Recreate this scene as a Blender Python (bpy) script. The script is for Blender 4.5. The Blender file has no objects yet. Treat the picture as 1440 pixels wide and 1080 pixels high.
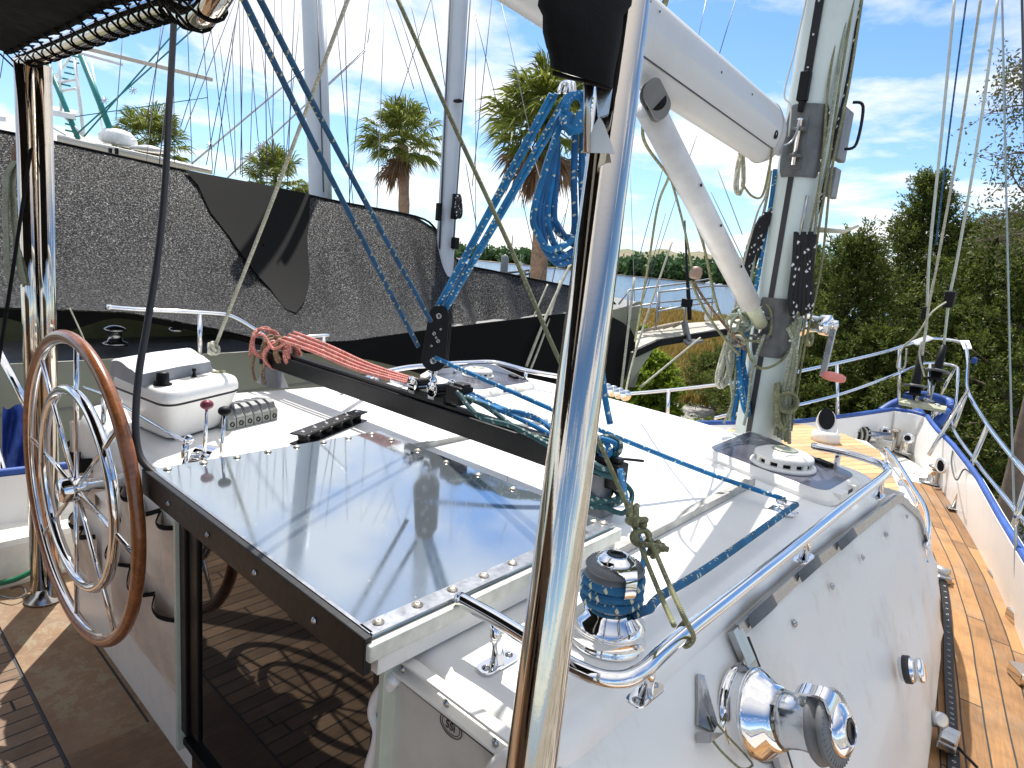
import bpy, bmesh, math, random
import numpy as np
from math import sin, cos, pi, radians, sqrt, atan2
from mathutils import Vector, Matrix
S = bpy.context.scene
COL = S.collection
# ---------------------------------------------------------------- camera
F, PITCH, ROLL, YAW = 893.0, .19278, .09134, .71505
CAM = Vector((0, 0, 1.5))
FW = Vector((-sin(YAW)*cos(PITCH), cos(YAW)*cos(PITCH), -sin(PITCH)))
_r0 = Vector((cos(YAW), sin(YAW), 0)); _u0 = _r0.cross(FW)
RT = _r0*cos(ROLL) + _u0*sin(ROLL); UP = _u0*cos(ROLL) - _r0*sin(ROLL)
cd = bpy.data.cameras.new('camera'); cam = bpy.data.objects.new('camera', cd); COL.objects.link(cam)
M4 = Matrix((RT, UP, -FW)).transposed().to_4x4(); M4.translation = CAM
cam.matrix_world = M4
cd.sensor_width = 36; cd.lens = F/1440*36; cd.clip_start = .02; cd.clip_end = 9000
S.camera = cam
# ---------------------------------------------------------------- sun and sky
SUN_EL = radians(58); sd = Vector((-.77, .64, 0)).normalized()
SUNV = Vector((sd.x*cos(SUN_EL), sd.y*cos(SUN_EL), sin(SUN_EL)))
sl = bpy.data.lights.new('sun', 'SUN'); sl.energy = 4.6; sl.angle = radians(.5); sl.color = (1, .96, .9)
so = bpy.data.objects.new('sun', sl); COL.objects.link(so)
so.rotation_euler = SUNV.to_track_quat('Z', 'Y').to_euler()
W = bpy.data.worlds.new('World'); S.world = W; W.use_nodes = True
nt = W.node_tree; N = nt.nodes; L = nt.links; N.clear()
wo = N.new('ShaderNodeOutputWorld'); bg = N.new('ShaderNodeBackground'); bg.inputs[1].default_value = .12
sky = N.new('ShaderNodeTexSky'); sky.sky_type = 'NISHITA'; sky.sun_disc = False
sky.sun_elevation = SUN_EL; sky.sun_rotation = atan2(sd.x, sd.y); sky.air_density = 1.0; sky.dust_density = .25; sky.ozone_density = 1.6
tc = N.new('ShaderNodeTexCoord'); sx = N.new('ShaderNodeSeparateXYZ'); L.new(tc.outputs['Generated'], sx.inputs[0])
def wm(op, a, b=None, c=None):
    m = N.new('ShaderNodeMath'); m.operation = op
    for i, v in enumerate((a, b, c)):
        if v is None: continue
        if isinstance(v, (int, float)): m.inputs[i].default_value = v
        else: L.new(v, m.inputs[i])
    return m.outputs[0]
den = wm('ADD', wm('MAXIMUM', sx.outputs[2], 0.0), .16)
cx = N.new('ShaderNodeCombineXYZ'); L.new(wm('DIVIDE', sx.outputs[0], den), cx.inputs[0]); L.new(wm('DIVIDE', sx.outputs[1], den), cx.inputs[1])
n1 = N.new('ShaderNodeTexNoise'); n1.inputs['Scale'].default_value = 1.15; n1.inputs['Detail'].default_value = 9; n1.inputs['Roughness'].default_value = .58; n1.inputs['Distortion'].default_value = .25
mp = N.new('ShaderNodeMapping'); mp.inputs['Location'].default_value = (3.1, 1.7, .4); L.new(cx.outputs[0], mp.inputs[0]); L.new(mp.outputs[0], n1.inputs['Vector'])
cr = N.new('ShaderNodeValToRGB'); cr.color_ramp.elements[0].position = .465; cr.color_ramp.elements[1].position = .585
L.new(n1.outputs['Fac'], cr.inputs[0])
lowf = wm('MULTIPLY', wm('SUBTRACT', 1.0, wm('MINIMUM', wm('MULTIPLY', wm('MAXIMUM', sx.outputs[2], 0), 3.2), 1.0)), .12)
ovh = wm('MULTIPLY', wm('MINIMUM', wm('MAXIMUM', wm('MULTIPLY', wm('SUBTRACT', sx.outputs[2], .48), 3.0), 0.0), 1.0), .8)  # extra cloud above the frame, added to brighten and whiten the shade
cf = wm('MINIMUM', wm('ADD', wm('ADD', wm('MULTIPLY', cr.outputs[0], .85), lowf), ovh), .95)
tn_ = N.new('ShaderNodeMixRGB'); tn_.blend_type = 'MULTIPLY'; tn_.inputs[0].default_value = 1; tn_.inputs[2].default_value = (.66, .86, 1.06, 1); L.new(sky.outputs[0], tn_.inputs[1])
mx = N.new('ShaderNodeMixRGB'); L.new(cf, mx.inputs[0]); L.new(tn_.outputs[0], mx.inputs[1]); mx.inputs[2].default_value = (7.4, 7.3, 7.2, 1)
L.new(mx.outputs[0], bg.inputs[0]); L.new(bg.outputs[0], wo.inputs[0])
vs = S.view_settings; vs.view_transform = 'Standard'; vs.look = 'None'; vs.gamma = 1; vs.use_curve_mapping = False; vs.exposure = .52
# ---------------------------------------------------------------- placing helpers: pixel of the photograph -> point in the place
def ray(px, py): return FW*F + RT*(px-720) + UP*(540-py)
def D(px, py, d): return CAM + ray(px, py)*(d/F)
def PZ(px, py, z): r = ray(px, py); return CAM + r*((z-1.5)/r.z)
def PX(px, py, x): r = ray(px, py); return CAM + r*(x/r.x)
def PY(px, py, y): r = ray(px, py); return CAM + r*(y/r.y)
def dep(p): return (Vector(p)-CAM).dot(FW)
def V(*a): return Vector(a)
# ---------------------------------------------------------------- mesh builder
class MB:
    def __init__(s): s.v = []; s.f = []; s.uv = []; s.sm = []
    def add(s, vs, fs, uvs=None, smooth=True):
        o = len(s.v); s.v += [tuple(v) for v in vs]
        for i, f in enumerate(fs):
            s.f.append([o+k for k in f]); s.uv.append(uvs[i] if uvs else [(0, 0)]*len(f)); s.sm.append(smooth)
        return s
    def box(s, c, sz, R=None):
        c = Vector(c); vs = []
        for z in (-.5, .5):
            for x, y in ((-.5, -.5), (.5, -.5), (.5, .5), (-.5, .5)):
                q = Vector((x*sz[0], y*sz[1], z*sz[2])); vs.append(c + (R @ q if R else q))
        return s.add(vs, [(3, 2, 1, 0), (4, 5, 6, 7), (0, 1, 5, 4), (1, 2, 6, 5), (2, 3, 7, 6), (3, 0, 4, 7)], None, False)
    def beam(s, a, b, w, h, upv=(0, 0, 1)):
        a = Vector(a); b = Vector(b); d = (b-a); l = d.length; y = d/l; x = y.cross(Vector(upv)).normalized(); z = x.cross(y)
        return s.box((a+b)/2, (w, l, h), Matrix((x, y, z)).transposed())
    def tube(s, pts, r, seg=10, closed=False, caps=True, v0=None):
        P = [Vector(p) for p in pts]; n = len(P)
        if v0 is None: v0 = (P[0].x*37.7+P[0].y*91.3+P[0].z*53.1) % 20
        rr = r if isinstance(r, (list, tuple)) else [r]*n
        T = []
        for i in range(n):
            if closed: t = P[(i+1) % n]-P[i-1]
            else: t = P[min(i+1, n-1)]-P[max(i-1, 0)]
            T.append(t.normalized() if t.length > 1e-9 else Vector((0, 0, 1)))
        a = Vector((0, 0, 1)) if abs(T[0].z) < .9 else Vector((1, 0, 0))
        u = (a-T[0]*a.dot(T[0])).normalized(); vs = []; vv = [v0]
        for i in range(n):
            if i: u = (u-T[i]*u.dot(T[i])); u = u.normalized() if u.length > 1e-6 else T[i].orthogonal().normalized(); vv.append(vv[-1]+(P[i]-P[i-1]).length)
            w = T[i].cross(u)
            for k in range(seg):
                an = 2*pi*k/seg; vs.append(P[i]+(u*cos(an)+w*sin(an))*rr[i])
        fs = []; uvs = []
        m = n if closed else n-1
        vl = vv+[vv[-1]+(P[0]-P[-1]).length]
        for i in range(m):
            j = (i+1) % n
            for k in range(seg):
                k2 = (k+1) % seg; fs.append((i*seg+k, i*seg+k2, j*seg+k2, j*seg+k))
                uvs.append([(k/seg, vl[i]), ((k+1)/seg, vl[i]), ((k+1)/seg, vl[i+1]), (k/seg, vl[i+1])])
        if caps and not closed:
            fs.append(tuple(range(seg-1, -1, -1))); uvs.append([(0, 0)]*seg)
            fs.append(tuple((n-1)*seg+k for k in range(seg))); uvs.append([(0, 0)]*seg)
        return s.add(vs, fs, uvs)
    def lathe(s, prof, o, ax=(0, 0, 1), seg=32, xref=None):
        o = Vector(o); ax = Vector(ax).normalized(); u = ax.orthogonal().normalized() if xref is None else (Vector(xref)-ax*Vector(xref).dot(ax)).normalized(); w = ax.cross(u)
        vs = []
        for (r, h) in prof:
            for k in range(seg):
                a = 2*pi*k/seg; vs.append(o+ax*h+(u*cos(a)+w*sin(a))*max(r, 1e-5))
        fs = []; uvs = []
        for i in range(len(prof)-1):
            for k in range(seg):
                k2 = (k+1) % seg; fs.append((i*seg+k, i*seg+k2, (i+1)*seg+k2, (i+1)*seg+k))
                uvs.append([(k/seg, prof[i][1]), ((k+1)/seg, prof[i][1]), ((k+1)/seg, prof[i+1][1]), (k/seg, prof[i+1][1])])
        if prof[0][0] > 1e-4: fs.append(tuple(range(seg-1, -1, -1))); uvs.append([(0, 0)]*seg)
        if prof[-1][0] > 1e-4: fs.append(tuple((len(prof)-1)*seg+k for k in range(seg))); uvs.append([(0, 0)]*seg)
        return s.add(vs, fs, uvs)
    def prism(s, poly, ex, smooth=False):
        P = [Vector(p) for p in poly]; ex = Vector(ex); n = len(P)
        nn = Vector((0, 0, 0))
        for i in range(n): nn += (P[i]-P[0]).cross(P[(i+1) % n]-P[0])
        if nn.dot(ex) < 0: P = P[::-1]
        vs = P+[p+ex for p in P]
        fs = [tuple(range(n-1, -1, -1)), tuple(range(n, 2*n))]+[(i, (i+1) % n, n+(i+1) % n, n+i) for i in range(n)]
        return s.add(vs, fs, None, smooth)
    def grid(s, G, smooth=True, closeu=False):
        m = len(G); n = len(G[0]); vs = [p for row in G for p in row]; fs = []; uvs = []
        for i in range(m-1):
            for j in range(n if closeu else n-1):
                j2 = (j+1) % n
                fs.append((i*n+j, i*n+j2, (i+1)*n+j2, (i+1)*n+j))
                uvs.append([(j/(n-1), i/(m-1)), ((j+1)/(n-1), i/(m-1)), ((j+1)/(n-1), (i+1)/(m-1)), (j/(n-1), (i+1)/(m-1))])
        return s.add(vs, fs, uvs, smooth)
    def slab(s, G, th, smooth=True):
        """grid given a thickness along its own normals"""
        m = len(G); n = len(G[0]); B = []
        for i in range(m):
            row = []
            for j in range(n):
                a = Vector(G[min(i+1, m-1)][j])-Vector(G[max(i-1, 0)][j]); b = Vector(G[i][min(j+1, n-1)])-Vector(G[i][max(j-1, 0)])
                nn = b.cross(a); nn = nn.normalized() if nn.length > 1e-9 else Vector((0, 0, 1)); row.append(Vector(G[i][j])+nn*th)
            B.append(row)
        s.grid(G, smooth); s.grid([r[::-1] for r in B], smooth)
        s.grid([[G[0][j], B[0][j]] for j in range(n)], False); s.grid([[B[-1][j], G[-1][j]] for j in range(n)], False)
        s.grid([[B[i][0], G[i][0]] for i in range(m)], False); s.grid([[G[i][-1], B[i][-1]] for i in range(m)], False)
        return s
    def ball(s, c, r, seg=12, sc=(1, 1, 1)):
        G = [[Vector(c)+Vector((r*sc[0]*sin(pi*i/seg)*cos(2*pi*j/seg), r*sc[1]*sin(pi*i/seg)*sin(2*pi*j/seg), -r*sc[2]*cos(pi*i/seg))) for j in range(seg+1)] for i in range(seg+1)]
        return s.grid(G)
    def build(s, name, m, parent=None, bevel=0, sub=0):
        me = bpy.data.meshes.new(name); me.from_pydata(s.v, [], s.f); me.polygons.foreach_set('use_smooth', s.sm)
        ul = me.uv_layers.new(name='UVMap'); fl = [c for f in s.uv for p in f for c in p]; ul.data.foreach_set('uv', fl)
        me.materials.append(m); me.update()
        o = bpy.data.objects.new(name, me); COL.objects.link(o)
        if parent:
            o.parent = parent
            o.matrix_parent_inverse = Matrix.Translation(-Vector(parent.location)) if parent.type == 'EMPTY' else Matrix.Identity(4)
        if bevel:
            b = o.modifiers.new('bevel', 'BEVEL'); b.width = bevel; b.segments = 2; b.limit_method = 'ANGLE'; b.angle_limit = radians(40)
        return o
def tag(o, label, cat, group=None, kind=None):
    if label: o['label'] = label
    if cat: o['category'] = cat
    if group: o['group'] = group
    if kind: o['kind'] = kind
    return o
def thing(name, label, cat, loc=(0, 0, 0), group=None):
    o = bpy.data.objects.new(name, None); COL.objects.link(o); o.location = loc; o.empty_display_size = .1
    return tag(o, label, cat, group)
def struct(o): o['kind'] = 'structure'; return o
def dup(root, off, label=None):
    r = root.copy(); COL.objects.link(r); r.location = Vector(root.location)+Vector(off)
    if label: r['label'] = label
    for ch in list(root.children):
        c = ch.copy(); COL.objects.link(c); c.parent = r
        for g in list(ch.children):
            d = g.copy(); COL.objects.link(d); d.parent = c
    return r
def cat(P, n=8, closed=False):
    P = [Vector(p) for p in P]; out = []; m = len(P)
    for i in range(m if closed else m-1):
        if closed: a, b, c, d = P[i-1], P[i], P[(i+1) % m], P[(i+2) % m]
        else: a, b, c, d = P[max(i-1, 0)], P[i], P[i+1], P[min(i+2, m-1)]
        for k in range(n):
            t = k/n; out.append(.5*((2*b)+(c-a)*t+(2*a-5*b+4*c-d)*t*t+(3*b-a-3*c+d)*t**3))
    if not closed: out.append(P[-1])
    return out
def DD(lst): return [D(*p) for p in lst]
# ---------------------------------------------------------------- materials
class NT:
    def __init__(s, name):
        s.m = bpy.data.materials.new(name); s.m.use_nodes = True; s.t = s.m.node_tree; s.b = s.t.nodes['Principled BSDF']
    def n(s, ty, **kw):
        x = s.t.nodes.new('ShaderNode'+ty)
        for k, v in kw.items():
            if k in x.inputs: x.inputs[k].default_value = v
            else: setattr(x, k, v)
        return x
    def l(s, a, b): s.t.links.new(a, b)
    def math(s, op, a, b=None, c=None):
        m = s.n('Math', operation=op)
        for i, v in enumerate((a, b, c)):
            if v is None: continue
            if isinstance(v, (int, float)): m.inputs[i].default_value = v
            else: s.l(v, m.inputs[i])
        return m.outputs[0]
    def coord(s, sc=(1, 1, 1), uv=False, rot=(0, 0, 0)):
        t = s.n('TexCoord'); mp = s.n('Mapping'); mp.inputs['Scale'].default_value = sc; mp.inputs['Rotation'].default_value = rot; s.l(t.outputs['UV' if uv else 'Object'], mp.inputs[0]); return mp.outputs[0]
    def noise(s, v, scale, detail=4, rough=.5, dist=0):
        x = s.n('TexNoise'); x.inputs['Scale'].default_value = scale; x.inputs['Detail'].default_value = detail; x.inputs['Roughness'].default_value = rough; x.inputs['Distortion'].default_value = dist
        s.l(v, x.inputs['Vector']); return x.outputs['Fac']
    def ramp(s, f, stops):
        r = s.n('ValToRGB'); e = r.color_ramp.elements
        while len(e) < len(stops): e.new(.5)
        for i, (p, c) in enumerate(stops): e[i].position = p; e[i].color = (*c, 1) if len(c) == 3 else c
        s.l(f, r.inputs[0]); return r.outputs[0]
    def mix(s, f, a, b, mode='MIX'):
        m = s.n('MixRGB', blend_type=mode)
        for i, v in enumerate((f, a, b)):
            if isinstance(v, (int, float)): m.inputs[i].default_value = v
            elif isinstance(v, tuple): m.inputs[i].default_value = (*v, 1)
            else: s.l(v, m.inputs[i])
        return m.outputs[0]
    def bump(s, h, st=.3, dist=.01):
        b = s.n('Bump'); b.inputs['Strength'].default_value = st; b.inputs['Distance'].default_value = dist; s.l(h, b.inputs['Height']); s.l(b.outputs[0], s.b.inputs['Normal'])
    def set(s, **kw):
        for k, v in kw.items():
            k = k.replace('_', ' ')
            if isinstance(v, (int, float)): s.b.inputs[k].default_value = v
            elif isinstance(v, tuple): s.b.inputs[k].default_value = (*v, 1)
            else: s.l(v, s.b.inputs[k])
        return s
def basic(name, c, rough=.5, metal=0., var=.12, scale=12, bump=0, bscale=60, **kw):
    t = NT(name); v = t.coord(); f = t.noise(v, scale, 5, .6)
    col = t.ramp(f, [(.3, tuple(x*(1-var) for x in c)), (.7, tuple(min(x*(1+var), 1) for x in c))])
    r = t.math('ADD', t.math('MULTIPLY', t.noise(v, scale*3, 3), rough*.5), rough*.75)
    t.set(Base_Color=col, Metallic=metal, Roughness=r, **kw)
    if bump: t.bump(t.noise(v, bscale, 4), bump, .003)
    return t.m
def gelcoat(name, c=(.74, .76, .78), dirt=.35, rough=.25):
    t = NT(name); v = t.coord(); f = t.noise(v, 4, 8, .65); g = t.noise(v, 60, 4, .7)
    d = t.math('MULTIPLY', t.ramp(f, [(.52, (0, 0, 0)), (.75, (1, 1, 1))]), dirt)
    col = t.mix(d, c, (c[0]*.62, c[1]*.58, c[2]*.5))
    sp = t.ramp(g, [(.72, (0, 0, 0)), (.76, (1, 1, 1))]); col = t.mix(t.math('MULTIPLY', sp, dirt), col, (.25, .2, .14))
    sv = t.coord(sc=(26, 26, 1.6)); stk = t.ramp(t.noise(sv, 1.0, 5, .6), [(.60, (0, 0, 0)), (.76, (1, 1, 1))]); col = t.mix(t.math('MULTIPLY', stk, dirt*.45), col, (c[0]*.6, c[1]*.52, c[2]*.4))
    t.set(Base_Color=col, Roughness=t.math('ADD', t.math('MULTIPLY', f, .25), rough)); t.b.inputs['Coat Weight'].default_value = .15
    t.bump(t.noise(v, 9, 3), .06, .01); return t.m
def chrome(name, c=(.82, .82, .83), rough=.06, dirt=.25):
    t = NT(name); v = t.coord(); f = t.noise(v, 25, 6, .65); g = t.noise(v, 160, 3, .6)
    k = t.math('MULTIPLY', t.ramp(f, [(.55, (0, 0, 0)), (.8, (1, 1, 1))]), dirt)
    sp2 = t.ramp(t.noise(v, 210, 2, .6), [(.66, (0, 0, 0)), (.74, (.5, .5, .5))]); k = t.math('MINIMUM', t.math('ADD', k, t.math('MULTIPLY', sp2, dirt*1.6)), 1.0)
    t.set(Base_Color=t.mix(k, c, (.42, .33, .22)), Metallic=1., Roughness=t.math('ADD', t.math('MULTIPLY', f, rough*1.4), t.math('MULTIPLY', k, .4)))
    t.bump(g, .03, .001); return t.m
def teak(name, dark, light, plank, ang=0, grime=.4, gap=.035, algae=0.):
    t = NT(name); v = t.coord(rot=(0, 0, ang)); sp = t.n('SeparateXYZ'); t.l(v, sp.inputs[0])
    wv = t.math('MULTIPLY', t.noise(v, 1.3, 2), plank*.25)
    q = t.math('DIVIDE', t.math('ADD', sp.outputs[0], wv), plank); fr = t.math('FRACT', q); fl = t.math('FLOOR', q)
    seam = t.math('GREATER_THAN', t.math('ABSOLUTE', t.math('SUBTRACT', fr, .5)), .5-gap)
    yo = t.math('ADD', sp.outputs[1], t.math('MULTIPLY', t.math('SINE', t.math('MULTIPLY', fl, 12.9)), 3.7))
    fy = t.math('FRACT', t.math('DIVIDE', yo, 1.25)); butt = t.math('LESS_THAN', fy, .006)
    seam = t.math('MAXIMUM', seam, butt)
    g = t.coord(sc=(38, 2.2, 8), rot=(0, 0, ang)); gr = t.noise(g, 3.2, 7, .7)
    wh = t.n('TexWhiteNoise', noise_dimensions='2D'); cb = t.n('CombineXYZ'); t.l(fl, cb.inputs[0]); t.l(t.math('FLOOR', t.math('DIVIDE', yo, 1.25)), cb.inputs[1]); t.l(cb.outputs[0], wh.inputs['Vector'])
    col = t.ramp(t.math('ADD', t.math('MULTIPLY', gr, .62), t.math('MULTIPLY', wh.outputs['Value'], .38)), [(.25, dark), (.75, light)])
    st = t.ramp(t.noise(v, 5, 7, .7), [(.45, (0, 0, 0)), (.7, (1, 1, 1))]); col = t.mix(t.math('MULTIPLY', st, grime), col, tuple(x*.45 for x in dark))
    if algae:
        al = t.ramp(t.noise(v, 14, 9, .8), [(.5, (0, 0, 0)), (.54, (1, 1, 1))]); al2 = t.ramp(t.noise(v, 1.6, 2), [(.42, (0, 0, 0)), (.6, (1, 1, 1))])
        col = t.mix(t.math('MULTIPLY', t.math('MULTIPLY', al, al2), algae), col, (.34, .32, .2))
    gy = t.ramp(t.noise(v, 2.2, 5, .65, .6), [(.5, (0, 0, 0)), (.68, (1, 1, 1))]); col = t.mix(t.math('MULTIPLY', gy, .45), col, (.26, .21, .155))
    col = t.mix(seam, col, (.018, .017, .015))
    t.set(Base_Color=col, Roughness=.72); h = t.math('SUBTRACT', t.math('MULTIPLY', gr, .35), seam); t.bump(h, .55, .004); return t.m
def rope_mat(name, base, fleck, fl=.5, pitch=.02, base2=None, rough=.75):
    t = NT(name); tcn = t.n('TexCoord'); sp = t.n('SeparateXYZ'); t.l(tcn.outputs['UV'], sp.inputs[0]); u = sp.outputs[0]; v = sp.outputs[1]
    vp = t.math('DIVIDE', v, pitch); a = t.math('ADD', vp, t.math('MULTIPLY', u, 2)); b = t.math('SUBTRACT', vp, t.math('MULTIPLY', u, 2))
    fa = t.math('FRACT', a); cell = t.math('FLOOR', a); fb = t.math('FRACT', b); cb = t.n('CombineXYZ'); t.l(cell, cb.inputs[0]); t.l(t.math('FLOOR', b), cb.inputs[1])
    wh = t.n('TexWhiteNoise', noise_dimensions='2D'); t.l(cb.outputs[0], wh.inputs['Vector'])
    k = t.math('MULTIPLY', t.math('LESS_THAN', wh.outputs['Value'], fl*1.1), t.math('MULTIPLY', t.math('GREATER_THAN', fa, .35), t.math('LESS_THAN', t.math('ABSOLUTE', t.math('SUBTRACT', fb, .5)), .22)))
    ob = t.coord(); dirt = t.noise(ob, 22, 4)
    c0 = t.ramp(dirt, [(.3, base2 or tuple(x*.6 for x in base)), (.65, base)])
    t.set(Base_Color=t.mix(k, c0, fleck), Roughness=rough)
    h = t.math('MULTIPLY', t.math('SINE', t.math('MULTIPLY', a, 4*pi)), t.math('SINE', t.math('MULTIPLY', b, 4*pi))); t.bump(h, .5, .0015); return t.m
white = gelcoat('gelcoat_white', (.84, .83, .80), .25); whited = gelcoat('gelcoat_weathered', (.80, .78, .73), .5, .3); coverm = gelcoat('window_cover_vinyl', (.71, .69, .65), .55, .35)
steel = chrome('polished_steel'); poleste = chrome('polished_pole', (.66, .60, .52), .09, .35); dull = chrome('dull_metal', (.42, .42, .42), .3, .12); zinc = basic('grey_casting', (.15, .15, .145), .5, .5, .2, 20)
alu = basic('aluminium', (.55, .56, .57), .35, 1., .15, 20)
brushed = chrome('drum_satin', (.62, .63, .64), .28, .1)
blackm = basic('black_anodised', (.007, .007, .008), .4, 0, .3, 20, .1, 60, Specular_IOR_Level=.3); blackp = basic('black_plastic', (.007, .007, .008), .5, 0, .3, 15, 0, 60, Specular_IOR_Level=.2)
rubber = basic('rubber', (.03, .028, .03), .5); greyp = basic('grey_plastic', (.16, .165, .17), .45, 0, .2, 14)
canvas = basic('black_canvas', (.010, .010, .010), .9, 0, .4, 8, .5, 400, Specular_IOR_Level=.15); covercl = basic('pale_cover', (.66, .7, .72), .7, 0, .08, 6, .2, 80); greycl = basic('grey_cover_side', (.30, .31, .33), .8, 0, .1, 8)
paint = gelcoat('mast_paint', (.62, .69, .65), .35, .3); boomw = gelcoat('boom_paint', (.60, .61, .61), .18, .3)
r_blue = rope_mat('rope_blue', (.012, .20, .47), (.62, .66, .5), .22, .014); r_deep = rope_mat('rope_deep_blue', (.010, .13, .34), (.5, .55, .45), .16, .014); r_navy = rope_mat('rope_navy', (.015, .09, .20), (.35, .36, .22), .22, .014)
r_teal = rope_mat('rope_teal', (.02, .09, .1), (.3, .35, .3), .25, .02); r_red = rope_mat('rope_red', (.62, .2, .17), (.7, .45, .35), .35, .012, (.4, .13, .1))
r_brown = rope_mat('rope_brown', (.22, .13, .07), (.4, .25, .15), .3, .012); r_ol = rope_mat('rope_olive', (.25, .25, .12), (.34, .34, .2), .4, .012, (.15, .15, .09))
r_cream = rope_mat('rope_cream', (.48, .47, .38), (.6, .58, .48), .4, .012, (.32, .31, .22)); r_black = rope_mat('rope_black', (.012, .012, .014), (.7, .7, .7), .22, .03)
r_green = rope_mat('rope_grey_green', (.32, .36, .28), (.45, .48, .4), .4, .014, (.2, .22, .15)); wire = basic('rigging_wire', (.34, .35, .36), .4, .8)
wired = basic('rigging_dark', (.06, .065, .075), .5); r_white = basic('white_cord', (.6, .6, .55), .7)
def lerp(tab, x):
    if x <= tab[0][0]: return list(tab[0][1:])
    for a, b in zip(tab, tab[1:]):
        if x <= b[0]:
            t = (x-a[0])/(b[0]-a[0]); return [p+(q-p)*t for p, q in zip(a[1:], b[1:])]
    return list(tab[-1][1:])
def frange(a, b, n): return [a+(b-a)*i/(n-1) for i in range(n)]
def offset_poly(P, d):
    n = len(P); out = []
    for i in range(n):
        a, b, c = P[i-1], P[i], P[(i+1) % n]; t = Vector((c[0]-a[0], c[1]-a[1])).normalized(); out.append((b[0]-t.y*d, b[1]+t.x*d))
    return out
def round_poly(P, r, n=6):
    """P: list of Vectors (any dimension); corners rounded with radius-like cut r"""
    out = []; m = len(P)
    for i in range(m):
        a, b, c = Vector(P[i-1]), Vector(P[i]), Vector(P[(i+1) % m]); ra = min(r, (a-b).length*.45); rc = min(r, (c-b).length*.45)
        p = b+(a-b).normalized()*ra; q = b+(c-b).normalized()*rc
        for k in range(n+1):
            t = k/n; out.append(p*(1-t)**2+b*2*t*(1-t)+q*t*t)
    return out
# ================================================================ setting: far ground, water, decks
def sheet(name, P, z, m, nx=1):
    mb = MB(); mb.add([(x, y, z) for x, y in P], [tuple(range(len(P)))], None, False); return struct(mb.build(name, m))
t = NT('water'); v = t.coord(sc=(.35, .35, 1)); t.set(Base_Color=(.10, .17, .27), Roughness=.12); t.bump(t.noise(v, 3.0, 6, .65), .9, .35); water_m = t.m
t = NT('gravel'); v = t.coord(); t.set(Base_Color=t.mix(t.ramp(t.noise(v, .6, 4), [(.45, (0, 0, 0)), (.6, (1, 1, 1))]), t.ramp(t.noise(v, 30, 5, .8), [(.3, (.2, .19, .17)), (.7, (.5, .48, .45))]), (.12, .11, .07)), Roughness=.95); t.bump(t.noise(v, 40, 3), .6, .03); gravel = t.m
t = NT('marsh_soil'); v = t.coord(); t.set(Base_Color=t.ramp(t.noise(v, .25, 7, .7), [(.35, (.10, .13, .035)), (.5, (.26, .19, .08)), (.68, (.3, .24, .12))]), Roughness=.95); t.bump(t.noise(v, 3, 6), .8, .2); marsh = t.m
t = NT('far_mud'); v = t.coord(); t.set(Base_Color=t.ramp(t.noise(v, .02, 6, .7), [(.35, (.16, .13, .10)), (.65, (.26, .20, .15))]), Roughness=.95); farmud = t.m
sheet('river_water', [(-7000, -600), (3000, -600), (3000, 8000), (-7000, 8000)], -3.05, water_m)
def ringpts(dists):  # bearings in degrees port of the bow -> distance
    return [(-sin(radians(b))*d, cos(radians(b))*d) for b, d in dists]
struct(MB().add([(x, y, -3.0) for x, y in ringpts([(-70, 400), (-20, 300), (5, 120), (15, 86), (24, 80), (31, 74), (38, 30), (50, 22), (60, 24), (75, 40), (90, 60), (120, 70), (180, 70), (250, 70)])], [tuple(range(14))], None, False).build('boatyard_ground', gravel))
struct(MB().add([(x, y, -2.985) for x, y in ringpts([(2, 30), (6, 118), (15, 84), (24, 78), (31, 72), (34, 40), (33, 26), (20, 24)])], [tuple(range(8))], None, False).build('marsh_ground', marsh))
# far shore: marsh bank, then rising land
struct(MB().add([(x, y, -2.7) for x, y in ringpts([(85, 900), (70, 760), (52, 700), (46, 670), (41, 640), (36, 560), (33, 520), (26, 480), (20, 430), (10, 400), (-30, 420)])]+[(x, y, -2.6) for x, y in ringpts([(-30, 6000), (10, 7000), (35, 7000), (60, 6000), (85, 6000)])], [tuple(range(16))], None, False).build('far_shore', farmud))
# side deck, foredeck, cockpit sole
CB = [(-.9, -.02), (.65, -.02), (1.2, -.03), (2.0, -.05), (2.4, -.09), (3.0, -.15), (3.6, -.24), (4.2, -.34), (4.6, -.42), (5.0, -.58), (5.4, -.85)]
OB = [(-1.5, .62), (0, .55), (1.2, .46), (2.2, .34), (2.9, .22), (3.6, .10), (4.24, -.05), (5.08, -.30), (5.85, -.58), (6.25, -.76), (6.45, -.95)]
DZ = [(-2, 0.), (3.6, 0.), (5.1, .03), (5.85, .08), (6.4, .11)]
t = None
def teak_uv(name, dark, light, plank):
    m = teak(name, dark, light, plank); return m
G = []; UVr = []
mb = MB(); ys = frange(-1.5, 5.75, 60)
rows = []
for y in ys:
    xo = lerp(OB, y)[0]; xi = lerp(CB, y)[0]-.12; rows.append([(xo-(xo-xi)*k/8, y, lerp(DZ, y)[0]) for k in range(9)])
fs = []; uvs = []; vs = [p for r in rows for p in r]
sl_ = [0]
for i in range(1, len(ys)): sl_.append(sl_[-1]+sqrt((ys[i]-ys[i-1])**2+(lerp(OB, ys[i])[0]-lerp(OB, ys[i-1])[0])**2))
for i in range(len(ys)-1):
    for k in range(8):
        q = [(i, k), (i, k+1), (i+1, k+1), (i+1, k)]; fs.append([a*9+b for a, b in q][::-1]); uvs.append([(lerp(OB, ys[a])[0]-rows[a][b][0], sl_[a]) for a, b in q][::-1])
mb.add(vs, fs, uvs)
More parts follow.
